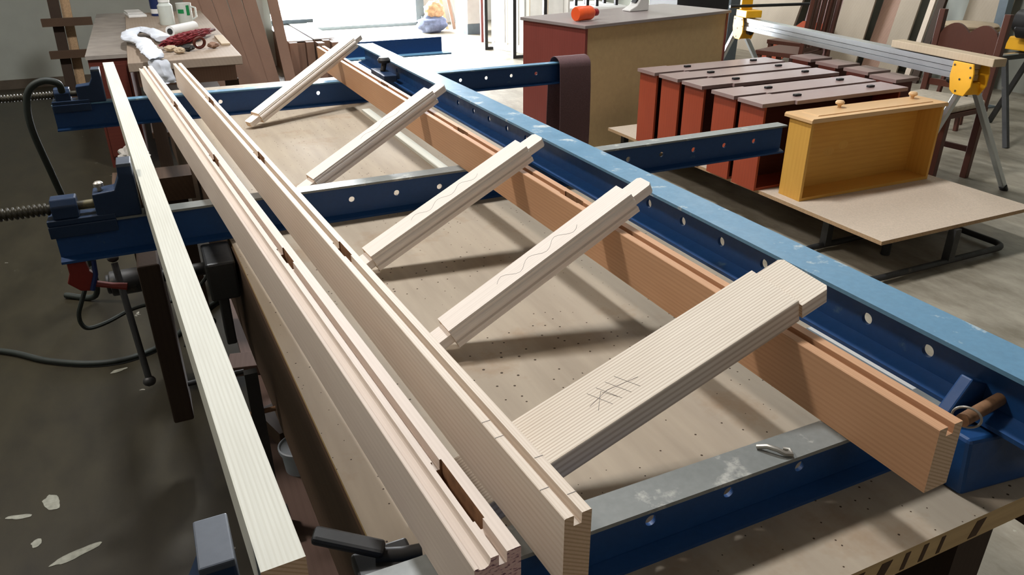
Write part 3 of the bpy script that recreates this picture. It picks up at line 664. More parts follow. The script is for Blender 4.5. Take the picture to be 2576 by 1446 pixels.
t = thing('yellow_drawer', 'honey-yellow wooden drawer standing on its back with knobs upward', 'drawer', (2.965, 2.79, 0.2205), -0.02)
W, D, H = 0.945, 0.155, 0.415
MB().box((0, 0, 0), (0.016, D, H)).build('side_panel', M['honey_z'], t)
MB().box((W - 0.016, 0, 0), (W, D, H)).build('side_panel', M['honey_z'], t)
MB().box((0.016, D - 0.012, 0), (W - 0.016, D - 0.005, H)).build('bottom_panel', M['honey'], t)
MB().box((0.016, 0, 0), (W - 0.016, D - 0.012, 0.016)).build('back_panel', M['honey'], t)
f = MB().prism([(-0.012, 0), (W + 0.012, 0), (W + 0.012, 0.014), (W + 0.004, 0.022), (-0.004, 0.022), (-0.012, 0.014)], 1, -0.012, D + 0.03, Matrix.Translation((0, 0, H))).build('front_panel', M['honey_top'], t)
MB().prism([(0.06, 0), (W - 0.06, 0), (W - 0.068, 0.004), (0.068, 0.004)], 1, 0.028, D - 0.012, Matrix.Translation((0, 0, H + 0.022))).build('raised_field', M['honey_top'], f)
for kx in (0.30, 0.835):
    MB().lathe([(0.010, 0), (0.008, 0.012), (0.012, 0.02), (0.022, 0.024), (0.024, 0.032), (0.018, 0.041), (0, 0.043)], 20, Matrix.Translation((kx, D - 0.03, H + 0.022))).build('knob', M['honey_top'], f, True)
for kx, kz, r in ((0.30, 0.20, 0.032), (0.40, 0.225, 0.03)):
    MB().lathe([(r, 0), (r * .6, 0.0006), (0, 0.0008)], 20, Matrix.Translation((kx, D - 0.0122, kz)) @ Matrix.Rotation(PI / 2, 4, 'X') @ Matrix.Diagonal((1.2, 0.8, 1, 1))).build('wood_knot', M['honey_z'], t, True)

# ================================================================ CABINET AND WHAT LIES ON IT
ca = math.atan2(5.10 - 4.74, 4.33 - 2.77)
t = thing('long_cabinet', 'long reddish cabinet turned with its plain plywood back to the camera', 'cabinet', (2.77, 4.74, 0), ca)
CW, CD, CH = 1.60, 0.70, 0.888
MB().box((0.012, 0.012, 0), (0.034, CD, CH)).build('side_panel', M['cab_side'], t)
MB().box((CW - 0.034, 0.012, 0), (CW - 0.012, CD, CH)).build('side_panel', M['cab_side'], t)
MB().box((0.034, 0.018, 0), (CW - 0.034, 0.024, CH)).build('back_panel', M['mdf'], t)
MB().box((0.034, CD - 0.02, 0), (CW - 0.034, CD, CH)).build('front_frame', M['cab_side'], t)
MB().box((-0.005, 0, CH), (CW + 0.005, CD + 0.02, CH + 0.022)).build('top', M['grey_top'], t, bevel=0.003)
def cabpt(u, v): return (2.77 + u * math.cos(ca) - v * math.sin(ca), 4.74 + u * math.sin(ca) + v * math.cos(ca))
x, y = cabpt(0.19, 0.22)
t = thing('orange_bottle', 'squat orange plastic bottle lying on its side on the long cabinet', 'bottle', (x, y, 0.962), 0.25)
RX = Matrix.Rotation(PI / 2, 4, 'Y')
MB().lathe([(0, -0.09), (0.045, -0.088), (0.05, -0.08), (0.05, 0.05), (0.042, 0.07), (0.02, 0.085), (0.018, 0.10), (0, 0.10)], 24, RX).build('body', M['orange'], t, True)
MB().lathe([(0.0, 0.095), (0.024, 0.096), (0.026, 0.10), (0.026, 0.125), (0.022, 0.13), (0, 0.13)], 20, RX).build('cap', M['cap_red'], t, True)
MB().lathe([(0.0505, -0.06), (0.0508, -0.058), (0.0508, -0.02), (0.0505, -0.018)], 24, RX).build('label_band', M['orange'], t, True)
x, y = cabpt(0.98, 0.46)
t = thing('hand_sander', 'grey wedge-shaped sander body resting on the long cabinet top', 'tool', (x, y, 0.911), 0.1)
MB().prism([(-0.10, 0.0), (0.09, 0.0), (0.09, 0.07), (0.07, 0.12), (0.03, 0.13), (-0.03, 0.045), (-0.10, 0.012)], 1, -0.05, 0.05).build('body', M['offwhite'], t, bevel=0.012)
MB().prism([(-0.02, 0.06), (0.03, 0.13), (0.02, 0.14), (-0.035, 0.065)], 1, -0.03, 0.03).build('pad', M['black'], t, bevel=0.004)

# sanding belt over the far crossbeam
t0 = []
bm = MB()
prof = []
for k in range(13):
    a = PI * k / 12
    prof.append((3.525 - 0.058 * math.cos(a), 0.882 + 0.052 * math.sin(a) ** 0.8))
near = [(3.458, 0.42), (3.455, 0.6), (3.459, 0.78)]; far = [(3.600, 0.78), (3.61, 0.60), (3.615, 0.46)]
cl = near + prof + far + [(3.585, 0.39), (3.53, 0.36), (3.485, 0.375)]
inn = []
n = len(cl)
for i, p in enumerate(cl):
    a = Vector(cl[i - 1]); b = Vector(cl[(i + 1) % n]); d = (b - a).normalized(); inn.append((p[0] + d.y * 0.003, p[1] - d.x * 0.003))
vs = [[bm.bm.verts.new((x, q[0], q[1])) for q in L] for L in (cl, inn) for x in (1.885, 2.065)]
for i in range(n):
    j = (i + 1) % n
    bm.bm.faces.new((vs[0][i], vs[0][j], vs[1][j], vs[1][i])); bm.bm.faces.new((vs[2][i], vs[3][i], vs[3][j], vs[2][j]))
    bm.bm.faces.new((vs[0][i], vs[2][i], vs[2][j], vs[0][j])); bm.bm.faces.new((vs[1][i], vs[1][j], vs[3][j], vs[3][i]))
tag(bm.build('sanding_belt', M['leather'], smooth=True), 'wide brown sanding belt looped over the end of the far crossbeam', 'sanding belt')

# ================================================================ SAW STAND AT THE RIGHT
A = Vector((4.52, 5.20, 0.83)); B = Vector((4.10, 2.80, 0.83)); d = (B - A).normalized(); sx = Vector((-d.y, d.x, 0)) * -1
t = thing('saw_stand', 'aluminium saw stand beam on yellow brackets and splayed legs', 'saw stand', (0, 0, 0))
bm = MB()
for off, z0, wd, hh in ((0, 0.0, 0.075, 0.030), (0, -0.032, 0.062, 0.026), (0, -0.062, 0.075, 0.030)):
    bar(bm, A + Vector((0, 0, z0)), B + d * 0.02 + Vector((0, 0, z0)), wd, hh)
bm.build('beam', M['alu'], t)
def bracket(P, sgn, far):
    """yellow end plate: two cheeks joined by a web, rounded at the foot"""
    poly = [(-0.07, 0.02), (0.07, 0.02), (0.075, -0.06), (0.055, -0.135), (0.02, -0.155), (-0.05, -0.155), (-0.085, -0.10), (-0.085, -0.03)]
    mt = Matrix.Translation(P) @ Matrix((( -d.x, sx.x, 0, 0), (-d.y, sx.y, 0, 0), (0, 0, 1, 0), (0, 0, 0, 1)))
    b = MB(); b.prism(poly, 1, -0.056, -0.046, mt); b.prism(poly, 1, 0.046, 0.056, mt); b.prism([(-0.046, -0.15), (0.046, -0.15), (0.046, -0.085), (-0.046, -0.085)], 0, -0.05, 0.05, mt)
    o = b.build('yellow_bracket', M['yellow'], t, bevel=0.003)
    for x, z in ((-0.055, 0.0), (0.055, 0.0), (0.0, -0.07), (-0.07, -0.05), (0.01, -0.135)):
        for yy in (-0.058, 0.053): MB().cyl(mt @ Vector((x, yy, z)), mt @ Vector((x, yy + 0.005, z)), 0.006, 10).build('screw_head', M['iron'], o)
    k = MB(); k.cyl(mt @ Vector((-0.085 * sgn, 0.0, -0.09)), mt @ Vector((-0.125 * sgn, 0.0, -0.09)), 0.024, 14); k.build('clamp_knob', M['black'], o, True)
    return o
bracket(B + d * -0.01, -1, False); bracket(A + d * 0.06, 1, True)
for P, feet in ((B, ((3.99, 3.02, 0.0), (4.80, 2.86, 0.0))), (A, ((4.30, 5.42, 0.0), (5.05, 5.15, 0.0)))):
    for F in feet:
        F = Vector(F); s = P + Vector(((F - P).x * 0.08, (F - P).y * 0.08, -0.10))
        lg = MB(); bar(lg, s, F + (s - F) * 0.02, 0.034, 0.034, (0, 1, 0)); lg = lg.build('leg', M['alu'], t, bevel=0.005)
        MB().cyl(F + (s - F) * 0.0, F + (s - F) * 0.045, 0.024, 12).build('rubber_foot', M['black'], lg, True)
bb = MB(); bar(bb, B - d * 0.60 + Vector((0, 0, 0.0426)), B + d * 0.17 + Vector((0, 0, 0.0426)), 0.085, 0.042)
tag(bb.build('wood_block', M['plank_pale'], bevel=0.003), 'brown planed timber block lying on the near end of the saw stand beam', 'timber block')
P0 = A + d * 0.10
t = thing('saw_carriage', 'yellow and black saw carriage clipped on the far end of the stand beam', 'saw carriage', (P0.x, P0.y, 0.8510), math.atan2(d.y, d.x))
MB().box((-0.06, -0.07, 0), (0.10, 0.07, 0.055)).build('base', M['yellow'], t, bevel=0.005)
MB().box((-0.05, -0.05, 0.055), (-0.02, 0.05, 0.16)).build('upright', M['yellow'], t, bevel=0.004)
MB().cyl((0.02, -0.18, 0.085), (0.02, 0.55, 0.085), 0.012, 12).build('fence_rod', M['black'], t, True)
MB().cyl((-0.07, 0.0, 0.03), (-0.06, 0.0, 0.03), 0.012, 12).build('lock_screw', M['iron'], t)

# second stand with the mitre saw, cut by the right edge
t = thing('mitre_saw', 'black and yellow mitre saw at the right edge behind the stand', 'saw', (6.10, 3.80, 0.0))
MB().prism([(-0.55, 0.60), (0.35, 0.60), (0.35, 0.635), (-0.55, 0.635)], 1, -0.05, 0.05).build('support_arm', M['iron'], t)
MB().box((-0.50, -0.056, 0.636), (-0.12, -0.02, 0.646)).build('scale_strip', M['alu'], t)
MB().prism([(-0.02, 0.646), (0.30, 0.646), (0.30, 0.74), (0.02, 0.74)], 1, -0.14, 0.14).build('turntable', M['yellow'], t, bevel=0.01)
MB().prism([(-0.10, 0.80), (-0.06, 0.74), (0.02, 0.745), (0.22, 0.76), (0.26, 0.92), (0.12, 1.02), (-0.02, 0.98), (-0.09, 0.90)], 1, -0.09, 0.05).build('motor_head', M['black'], t, bevel=0.015)
MB().cyl((-0.02, -0.11, 0.86), (-0.02, 0.07, 0.86), 0.085, 24).build('blade_guard', M['black'], t, True)
for fx, fy in ((-0.35, -0.3), (-0.35, 0.3), (0.3, -0.3), (0.3, 0.3)):
    g = MB(); bar(g, (fx * 0.7, fy * 0.15, 0.60), (fx, fy, 0.0), 0.034, 0.034, (0, 1, 0)); g.build('leg', M['iron'], t)

# ================================================================ CHAIRS
def add_leg(t, a, b, wd, nm='leg', m='chair'):
    g = MB(); bar(g, a, b, wd, wd, (0, 1, 0)); return g.build(nm, M[m], t, bevel=0.003)
t = thing('carved_chair', 'dark chair with carved scalloped back behind the saw stand', 'chair', (4.60, 3.34, 0), PI / 2 + 0.10)
for x in (-0.21, 0.21):
    add_leg(t, (x, -0.19, 0), (x, -0.20, 0.46), 0.042); add_leg(t, (x, 0.20, 0), (x, 0.19, 0.46), 0.042)
    add_leg(t, (x, -0.20, 0.46), (x, -0.225, 1.03), 0.040, 'back_post')
MB().box((-0.235, -0.22, 0.44), (0.235, 0.22, 0.47)).build('seat_frame', M['chair'], t, bevel=0.003)
MB().box((-0.225, -0.20, 0.47), (0.225, 0.225, 0.515)).build('seat_cushion', M['pale_cloth'], t, bevel=0.015)
MB().box((-0.19, -0.20, 0.17), (0.19, -0.18, 0.205)).build('stretcher', M['chair'], t)
MB().box((-0.19, 0.185, 0.17), (0.19, 0.205, 0.205)).build('stretcher', M['chair'], t)
top = [(-0.19 + 0.38 * k / 20, 0.90 + 0.055 * abs(math.sin(2 * PI * k / 20 * 1.0)) - 0.02 * (k in (0, 20))) for k in range(21)]
bot = []
for k in range(4):
    c = -0.135 + 0.09 * k
    bot += [(c - 0.042, 0.70), (c - 0.026, 0.735), (c - 0.012, 0.76), (c, 0.80), (c + 0.012, 0.76), (c + 0.026, 0.735), (c + 0.042, 0.70)]
crest = [(-0.19, 0.70)] + bot + [(0.19, 0.70)] + top[::-1]
MB().prism(crest, 1, -0.012, 0.012, Matrix.Translation((0, -0.180, 0)) @ Matrix.Rotation(0.044, 4, 'X')).build('carved_crest', M['chair'], t)
MB().box((-0.19, -0.225, 0.55), (0.19, -0.205, 0.59)).build('lower_rail', M['chair'], t)
def slat_chair(x, y, rz, label, nsl=5):
    t = thing('slat_back_chair', label, 'chair', (x, y, 0), rz)
    for sx_ in (-0.20, 0.20):
        add_leg(t, (sx_, 0.20, 0), (sx_, 0.20, 0.45), 0.04); add_leg(t, (sx_, -0.20, 0), (sx_, -0.20, 0.45), 0.04)
        add_leg(t, (sx_, -0.20, 0.45), (sx_, -0.26, 1.08), 0.038, 'back_post')
    MB().box((-0.23, -0.22, 0.43), (0.23, 0.23, 0.47)).build('seat', M['chair'], t, bevel=0.004)
    for k in range(nsl):
        sx_ = -0.13 + 0.26 * k / (nsl - 1); g = MB(); bar(g, (sx_, -0.205, 0.5), (sx_, -0.252, 1.0), 0.022, 0.012, (0, 1, 0)); g.build('slat', M['chair'], t)
    g = MB(); bar(g, (-0.20, -0.256, 1.03), (0.20, -0.256, 1.03), 0.02, 0.08); g.build('top_rail', M['chair'], t)
    g = MB(); bar(g, (-0.20, -0.205, 0.5), (0.20, -0.205, 0.5), 0.02, 0.04); g.build('lower_rail', M['chair'], t)
    return t
slat_chair(5.46, 5.55, 0.35, 'dark slat-back chair just behind the aluminium beam, left of the leaning pale plank')
slat_chair(6.02, 6.0, 0.2, 'dark slat-back chair farther back by the right wall', 4)

# ================================================================ RIGHT WALL: LEANING BOARDS AND STACKS
def leaning(name, label, cat, y0, y1, th, H, mat, foot=0.45, wx=7.79):
    """board leaning on the right wall: foot away from the wall, top on it"""
    t = MB().hexa([(wx - foot - th, y0, 0.001), (wx - foot, y0, 0.001), (wx - foot, y1, 0.001), (wx - foot - th, y1, 0.001), (wx - th - 0.01, y0, H), (wx - 0.01, y0, H), (wx - 0.01, y1, H), (wx - th - 0.01, y1, H)])
    return tag(t.build(name, mat), label, cat)
leaning('leaning_board', 'wide pale board leaning on the right wall, nearest the slat-back chairs', 'board', 6.42, 6.86, 0.02, 2.3, M['board_grey'])
leaning('leaning_board', 'narrower pale board leaning on the right wall, right of the wide pale board', 'board', 5.82, 6.06, 0.02, 2.4, M['board_grey'], 0.5)
leaning('leaning_board', 'dark brown door leaning on the right wall between the two pale boards', 'board', 6.10, 6.40, 0.035, 1.5, M['plank'], 0.35)
leaning('leaning_board', 'old dark panel leaning on the right wall left of the wide pale board', 'board', 6.90, 7.40, 0.03, 1.9, M['sapele_dark'], 0.4)
leaning('leaning_board', 'pale narrow strip leaning on the right wall beside the dark strip', 'board', 5.68, 5.74, 0.03, 2.2, M['chip'], 0.45)
leaning('leaning_board', 'dark narrow strip leaning on the right wall near the carved chair', 'board', 5.56, 5.64, 0.04, 2.2, M['old_wood_z'], 0.45)
leaning('leaning_board', 'broad pale panel leaning on the right wall behind the carved chair', 'board', 4.95, 5.40, 0.02, 1.8, M['board_grey'], 0.3)
leaning('leaning_board', 'grey-white panel leaning on the right wall behind the slat-back chairs', 'board', 7.5, 8.4, 0.03, 1.6, M['board_grey'], 0.5)
leaning('leaning_board', 'brown veneered panel leaning at the far end of the right wall', 'board', 8.6, 9.6, 0.03, 1.7, M['plank'], 0.5)
leaning('leaning_board', 'orange-brown low offcut panel leaning below the wide pale board', 'board', 6.95, 7.35, 0.02, 0.45, M['sapele'], 0.85, 7.40)
t = thing('round_stool', 'pale stack of round seat blanks on a dark stand by the carved chair', 'stool', (5.95, 4.15, 0))
for k in range(4): MB().lathe([(0, 0), (0.19 + 0.01 * (k % 2), 0), (0.195 + 0.01 * (k % 2), 0.012), (0.19, 0.024), (0, 0.024)], 28, Matrix.Translation((0.015 * (k % 3 - 1), 0.01 * (k % 2), 0.72 + 0.026 * k))).build('seat_disc', M['plank_pale'], t, True)
for k in range(3):
    a = 2 * PI * k / 3; add_leg(t, (0.15 * math.cos(a), 0.15 * math.sin(a), 0.0), (0.08 * math.cos(a), 0.08 * math.sin(a), 0.72), 0.03)
t = thing('steel_post', 'blue-grey square steel post standing by the right wall', 'post', (6.9, 4.55, 0))
MB().box((-0.04, -0.04, 0), (0.04, 0.04, 2.6)).build('upright', M['greyblue'], t); MB().box((-0.1, -0.1, 0), (0.1, 0.1, 0.012)).build('base_plate', M['greyblue'], t)
t = thing('dark_machine', 'black and grey machine standing behind the long cabinet', 'machine', (5.3, 6.9, 0))
MB().box((-0.35, -0.25, 0.0), (0.35, 0.25, 0.95)).build('body', M['black'], t, bevel=0.01)
MB().box((-0.40, -0.30, 0.95), (0.40, 0.30, 1.0)).build('table', M['iron'], t, bevel=0.004)
MB().cyl((-0.2, -0.26, 0.6), (-0.2, -0.30, 0.6), 0.05, 18).build('hand_wheel', M['iron'], t, True)
t = thing('teal_board', 'grey-green board standing on edge between the machine and the saw carriage', 'board', (5.0, 5.9, 0), 0.3)
MB().prism([(-0.06, 0.0), (0.14, 0.0), (0.20, 1.5), (0.0, 1.5)], 1, -0.012, 0.012).build('panel', M['greyblue'], t)

# ================================================================ FAR RIGHT: DOORS, RACK, BENCH, SACK
t = thing('steel_rack', 'black steel rack of bare uprights in front of the white doors', 'rack', (0, 0, 0))
for x, y, z1 in ((4.18, 9.80, 2.0), (4.21, 8.97, 2.0), (4.37, 8.45, 2.0)):
    u = MB().box((x - 0.022, y - 0.022, 0), (x + 0.022, y + 0.022, z1)).build('upright', M['iron'], t)
    MB().box((x + 0.022, y - 0.02, 0.0), (x + (0.10 if y > 9.5 else 0.17), y + 0.02, 0.035)).build('foot', M['iron'], u)
def panel_door(label, p, q, H, z=0.002):
    p = Vector((p[0], p[1], 0)); q = Vector((q[0], q[1], 0)); L = (q - p).length; a = math.atan2((q - p).y, (q - p).x)
    t = thing('white_door', label, 'door', (p.x, p.y, z), a)
    MB().box((0, 0, 0), (L, 0.035, H)).build('slab', M['white'], t)
    for x0, x1 in ((0.07, L / 2 - 0.03), (L / 2 + 0.03, L - 0.07)):
        MB().prism([(x0, 0.10), (x1, 0.10), (x1, H - 0.12), (x0, H - 0.12)], 1, -0.006, 0.0).build('raised_panel', M['offwhite'], t, bevel=0.003)
        MB().box((x0 - 0.014, -0.004, 0.08), (x0 - 0.004, 0.0, H - 0.1)).build('moulding', M['plank_pale'], t)
    return t
panel_door('white panelled door standing behind the steel rack, farther from the camera', (4.30, 9.88), (4.47, 9.27), 1.9)
panel_door('white panelled door standing behind the steel rack, nearer the long cabinet', (4.50, 9.22), (4.78, 8.62), 1.9)
t = thing('padded_bench', 'white padded bench standing behind the long cabinet', 'bench', (5.35, 9.4, 0))
MB().box((-0.5, -0.45, 0.0), (0.55, 0.45, 0.42)).build('base', M['white'], t, bevel=0.01)
MB().box((-0.52, -0.47, 0.42), (0.57, 0.47, 0.56)).build('cushion', M['white'], t, bevel=0.05)
def stool(x, y, z, label, rz=0.0):
    t = thing('black_stool', label, 'stool', (x, y, z), rz, 'black stools on the white bench')
    for lx in (-0.15, 0.15):
        for ly in (-0.15, 0.15): MB().box((lx - 0.02, ly - 0.02, 0), (lx + 0.02, ly + 0.02, 0.6)).build('leg', M['black'], t)
    MB().box((-0.17, -0.17, 0.6), (0.17, 0.17, 0.63)).build('seat', M['black'], t)
    MB().box((-0.13, -0.155, 0.14), (0.13, -0.135, 0.17)).build('stretcher', M['black'], t)
    MB().box((-0.13, 0.135, 0.14), (0.13, 0.155, 0.17)).build('stretcher', M['black'], t)
    return t
stool(5.10, 9.12, 0.5605, 'black stool standing on the left half of the white padded bench')
stool(5.62, 9.25, 0.5605, 'black stool standing on the right half of the white padded bench')
t = thing('grey_locker', 'pale grey locker with a dark plinth near the doorway', 'locker', (4.68, 11.55, 0))
MB().box((-0.14, -0.2, 0.15), (0.16, 0.3, 1.7)).build('body', M['offwhite'], t, bevel=0.006)
MB().box((-0.145, -0.21, 0.0), (0.165, 0.3, 0.15)).build('plinth', M['greyblue'], t)
MB().box((0.12, -0.212, 0.8), (0.135, -0.20, 0.95)).build('handle', M['iron'], t)
for k, (x, y, tl, mt, lab) in enumerate(((4.46, 12.10, 0.10, 'chip_edge', 'pale strip of wood leaning by the blue sack, nearest the doorway'), (4.57, 12.06, 0.06, 'plank', 'brown strip of wood leaning in the middle by the blue sack'),
                              (4.65, 12.04, 0.08, 'plank_pale', 'pale brown strip of wood leaning next to the grey locker'))):
    tag(MB().hexa([(x, y, 0.001), (x + 0.05, y, 0.001), (x + 0.05, y + 0.03, 0.001), (x, y + 0.03, 0.001), (x - tl, y + 0.9, 1.9), (x - tl + 0.05, y + 0.9, 1.9), (x - tl + 0.05, y + 0.93, 1.9), (x - tl, y + 0.93, 1.9)]).build('wood_strip', M[mt]), lab, 'wood strip')
tag(MB().box((4.40, 10.48, 0.001), (4.50, 10.52, 2.0)).build('mauve_plank', M['cab_side']), 'mauve-brown upright plank behind the first rack upright', 'plank')
t = thing('cloth_sack', 'lumpy sack, blue below and tan above, by the doorway post', 'sack', (4.14, 11.85, 0.0))
MB().blob((0, 0, 0.12), (0.24, 0.18, 0.14), 3, 0.25, 4, 2.2).build('lower_bag', M['sack'], t, True)
MB().blob((0.05, 0.02, 0.33), (0.16, 0.14, 0.13), 9, 0.3, 4, 2.6).build('upper_bag', M['sack_top'], t, True)
t = thing('gate_post', 'pale weathered post standing outside the doorway', 'post', (4.30, 14.2, 0))
MB().box((-0.07, -0.05, 0), (0.07, 0.05, 1.6)).build('shaft', M['plank_pale'], t); MB().box((-0.09, -0.07, 0.0), (0.09, 0.07, 0.04)).build('foot', M['offwhite'], t)
tag(MB().cyl((3.88, 14.0, 0.006), (4.15, 14.3, 0.62), 0.006, 8).build('thin_stick', M['iron']), 'thin dark stick leaning outside the doorway', 'stick')

# ================================================================ FAR LEFT: TABLE, LADDER FRAME, PLANKS
t = thing('tool_table', 'cluttered old work table with a pale thick top at the far left', 'table', (-0.12, 5.22, 0))
MB().box((0, 0, 0.745), (0.66, 3.1, 0.80)).build('table_top', wood('worn_table_top', (166, 150, 134), (128, 112, 98), 1, 14, 0.75, 5, amt=0.15), t, bevel=0.004)
for lx in (0.06, 0.55):
    for ly in (0.12, 2.9): MB().box((lx, ly, 0), (lx + 0.08, ly + 0.08, 0.64)).build('leg', M['old_wood_z'], t)
MB().box((0.04, 0.08, 0.64), (0.62, 0.12, 0.745)).build('front_rail', M['plank'], t)
MB().box((0.05, 0.15, 0.30), (0.62, 2.95, 0.33)).build('lower_shelf', M['old_wood'], t)
t = thing('dark_cupboard', 'dark brown cupboard with a dusty top beside the cluttered table', 'cupboard', (-0.37, 5.9, 0))
MB().box((0, 0, 0), (0.24, 2.9, 0.74)).build('carcass', M['sapele_dark'], t)
MB().box((-0.01, -0.01, 0.74), (0.245, 2.9, 0.765)).build('top', M['dusty_top'], t)
MB().box((0.02, -0.012, 0.08), (0.22, 0.0, 0.70)).build('door', M['sapele_dark'], t)
t = thing('ladder_frame', 'brown wooden frame with two crossbars standing at the far left', 'frame', (-0.63, 8.0, 0))
MB().hexa([(-0.10, -0.02, 0), (-0.02, -0.02, 0), (-0.02, 0.03, 0), (-0.10, 0.03, 0), (-0.05, -0.02, 1.6), (0.04, -0.02, 1.6), (0.04, 0.03, 1.6), (-0.05, 0.03, 1.6)]).build('post', M['old_wood_z'], t)
MB().hexa([(-0.02, 0.03, 0), (0.06, 0.03, 0), (0.06, 0.07, 0), (-0.02, 0.07, 0), (0.05, 0.03, 1.6), (0.12, 0.03, 1.6), (0.12, 0.07, 1.6), (0.05, 0.07, 1.6)]).build('back_post', M['chip_edge'], t)
for z in (0.755, 0.485, 0.12): MB().box((-0.15, -0.07, z), (0.24, -0.02, z + 0.065)).build('crossbar', M['old_wood'], t)
# things on the table
tx, ty = 0.0, 0.0
def lumpy_sheet(name, label, cat, P, wd, mat, th=0.018, z=None):
    pts = smooth_path(P, 10); bm = MB(); rings = []
    for i, p in enumerate(pts):
        dd = (pts[min(i + 1, len(pts) - 1)] - pts[max(i - 1, 0)]); dd.normalize(); s = Vector((dd.y, -dd.x, 0)) if abs(dd.z) < 0.9 else Vector((1, 0, 0))
        if s.length < 1e-4: s = Vector((1, 0, 0))
        s.normalize(); up = s.cross(dd); row = []
        for k in range(16):
            a = 2 * PI * k / 16; ww = wd * (1 + 0.22 * mnoise.noise(Vector((i * 0.3, 0, 4)))); hh = th * (1 + 0.6 * mnoise.noise(Vector((i * 0.35, k * 0.8, 0))))
            row.append(bm.bm.verts.new(p + s * math.cos(a) * ww / 2 + up * math.sin(a) * hh))
        rings.append(row)
    for R0, R1 in zip(rings, rings[1:]):
        for k in range(16): bm.bm.faces.new((R0[k], R0[(k + 1) % 16], R1[(k + 1) % 16], R1[k]))
    bm.bm.faces.new(rings[0][::-1]); bm.bm.faces.new(rings[-1])
    return tag(bm.build(name, mat, smooth=True), label, cat)
lumpy_sheet('white_cloth', 'crumpled white cloth looped on the cluttered table and hanging over its front edge', 'cloth',
    [(0.12, 5.96, 0.838), (0.08, 6.30, 0.84), (0.0, 6.58, 0.838), (-0.08, 6.45, 0.838), (-0.09, 6.10, 0.838), (-0.02, 5.90, 0.84), (0.0, 5.6, 0.845), (0.02, 5.28, 0.852), (0.04, 5.175, 0.838), (0.065, 5.150, 0.74), (0.075, 5.155, 0.68)], 0.11, M['cloth'], 0.02)
t = thing('hand_brush', 'red bristle hand brush lying across the cluttered table', 'brush', (0.275, 5.98, 0.805), math.atan2(6.33 - 5.69, 0.448 - 0.105))
MB().blob((0, 0, 0.034), (0.36, 0.05, 0.033), 2, 0.32, 5, 9.0).build('bristles', M['bristle'], t, True)
MB().box((0.30, -0.014, 0.02), (0.46, 0.014, 0.04)).build('handle', M['sapele_dark'], t, bevel=0.008)
t = thing('milky_jar', 'milky plastic jar standing on the cluttered table beside the green-labelled jar', 'jar', (0.20, 7.2, 0.8005))
MB().lathe([(0, 0), (0.055, 0), (0.058, 0.01), (0.058, 0.15), (0.04, 0.17), (0.04, 0.20), (0, 0.20)], 24).build('body', M['jar'], t, True)
MB().lathe([(0.0, 0.175), (0.044, 0.176), (0.044, 0.205), (0, 0.207)], 24).build('lid', M['white'], t, True)
t = thing('labelled_jar', 'white plastic jug with a green label on the cluttered table', 'jar', (0.335, 7.0, 0.8005))
MB().lathe([(0, 0), (0.05, 0), (0.054, 0.01), (0.058, 0.17), (0.06, 0.18), (0, 0.178)], 24).build('body', M['jar'], t, True)
g = MB()
for a0, a1, z0, z1 in ((-2.6, -1.7, 0.105, 0.135), (-1.35, -0.9, 0.09, 0.165)):
    P = [(0.0585 * math.cos(a0 + (a1 - a0) * k / 8), 0.0585 * math.sin(a0 + (a1 - a0) * k / 8)) for k in range(9)]
    Q = [(0.0575 * math.cos(a1 + (a0 - a1) * k / 8), 0.0575 * math.sin(a1 + (a0 - a1) * k / 8)) for k in range(9)]
    g.prism(P + Q, 2, z0, z1)
g.build('green_label', M['green'], t)
MB().tube([(0.055, 0, 0.15), (0.085, 0, 0.14), (0.085, 0, 0.07), (0.053, 0, 0.05)], 0.008, 8).build('handle', M['jar'], t, True)
t = thing('navy_tube', 'tall navy blue cartridge standing at the back of the cluttered table', 'tube', (0.155, 8.0, 0.8005))
MB().lathe([(0, 0), (0.055, 0), (0.055, 0.30), (0.02, 0.32), (0.012, 0.38), (0, 0.38)], 24).build('body', M['navy'], t, True)
MB().lathe([(0.0556, 0.02), (0.0558, 0.02), (0.0558, 0.06), (0.0556, 0.06)], 24).build('white_band', M['white'], t, True)
t = thing('folded_paper', 'folded white paper pad lying at the back left of the cluttered table', 'paper', (-0.035, 8.1, 0.8005), 0.1)
MB().box((-0.075, -0.2, 0.0), (0.075, 0.2, 0.02)).build('pad', M['white'], t, bevel=0.004); MB().box((-0.07, -0.1, 0.02), (0.06, 0.2, 0.035)).build('top_sheet', M['offwhite'], t, bevel=0.004)
t = thing('paper_roll', 'white roll lying behind the red brush on the cluttered table', 'roll', (0.275, 6.50, 0.839), 0.95)
MB().tube([(-0.16, 0, 0), (0.16, 0, 0)], 0.038, 22).build('roll', M['white'], t, True); MB().tube([(-0.163, 0, 0), (-0.16, 0, 0)], 0.022, 16).build('core', M['iron'], t, True)
rr = random.Random(3)
for k, (x, y, rx, mt, lab) in enumerate(((0.145, 5.58, 0.030, 'plank_pale', 'small pale wood knob beside the white cloth on the cluttered table'), (0.19, 5.46, 0.026, 'plank_pale', 'small pale wood scrap near the front edge of the cluttered table'),
        (0.245, 5.56, 0.034, 'iron', 'dark round tool part in the middle of the cluttered table front'), (0.41, 5.62, 0.028, 'plank', 'brown wood scrap to the right of the tape ring on the cluttered table'))):
    o = MB().blob((0, 0, 0), (rx * 1.3, rx, 0.02), k, 0.35, 3, 2.5).build('scrap', M[mt], smooth=True); o.location = (x, y, 0.822); tag(o, lab, 'scrap')
t = thing('tape_ring', 'dark brown adhesive tape ring standing on the cluttered table', 'tape', (0.325, 5.60, 0.845), 0.5)
MB().torus((0, 0, 0), (0.25, 1, 0.3), 0.034, 0.010).build('ring', M['sapele_dark'], t, True)
tag(MB().box((0.47, 5.72, 0.8005), (0.53, 6.2, 0.815)).build('wood_strip', M['plank_pale'], bevel=0.002), 'thin pale wood strip lying on the right side of the cluttered table', 'wood strip')

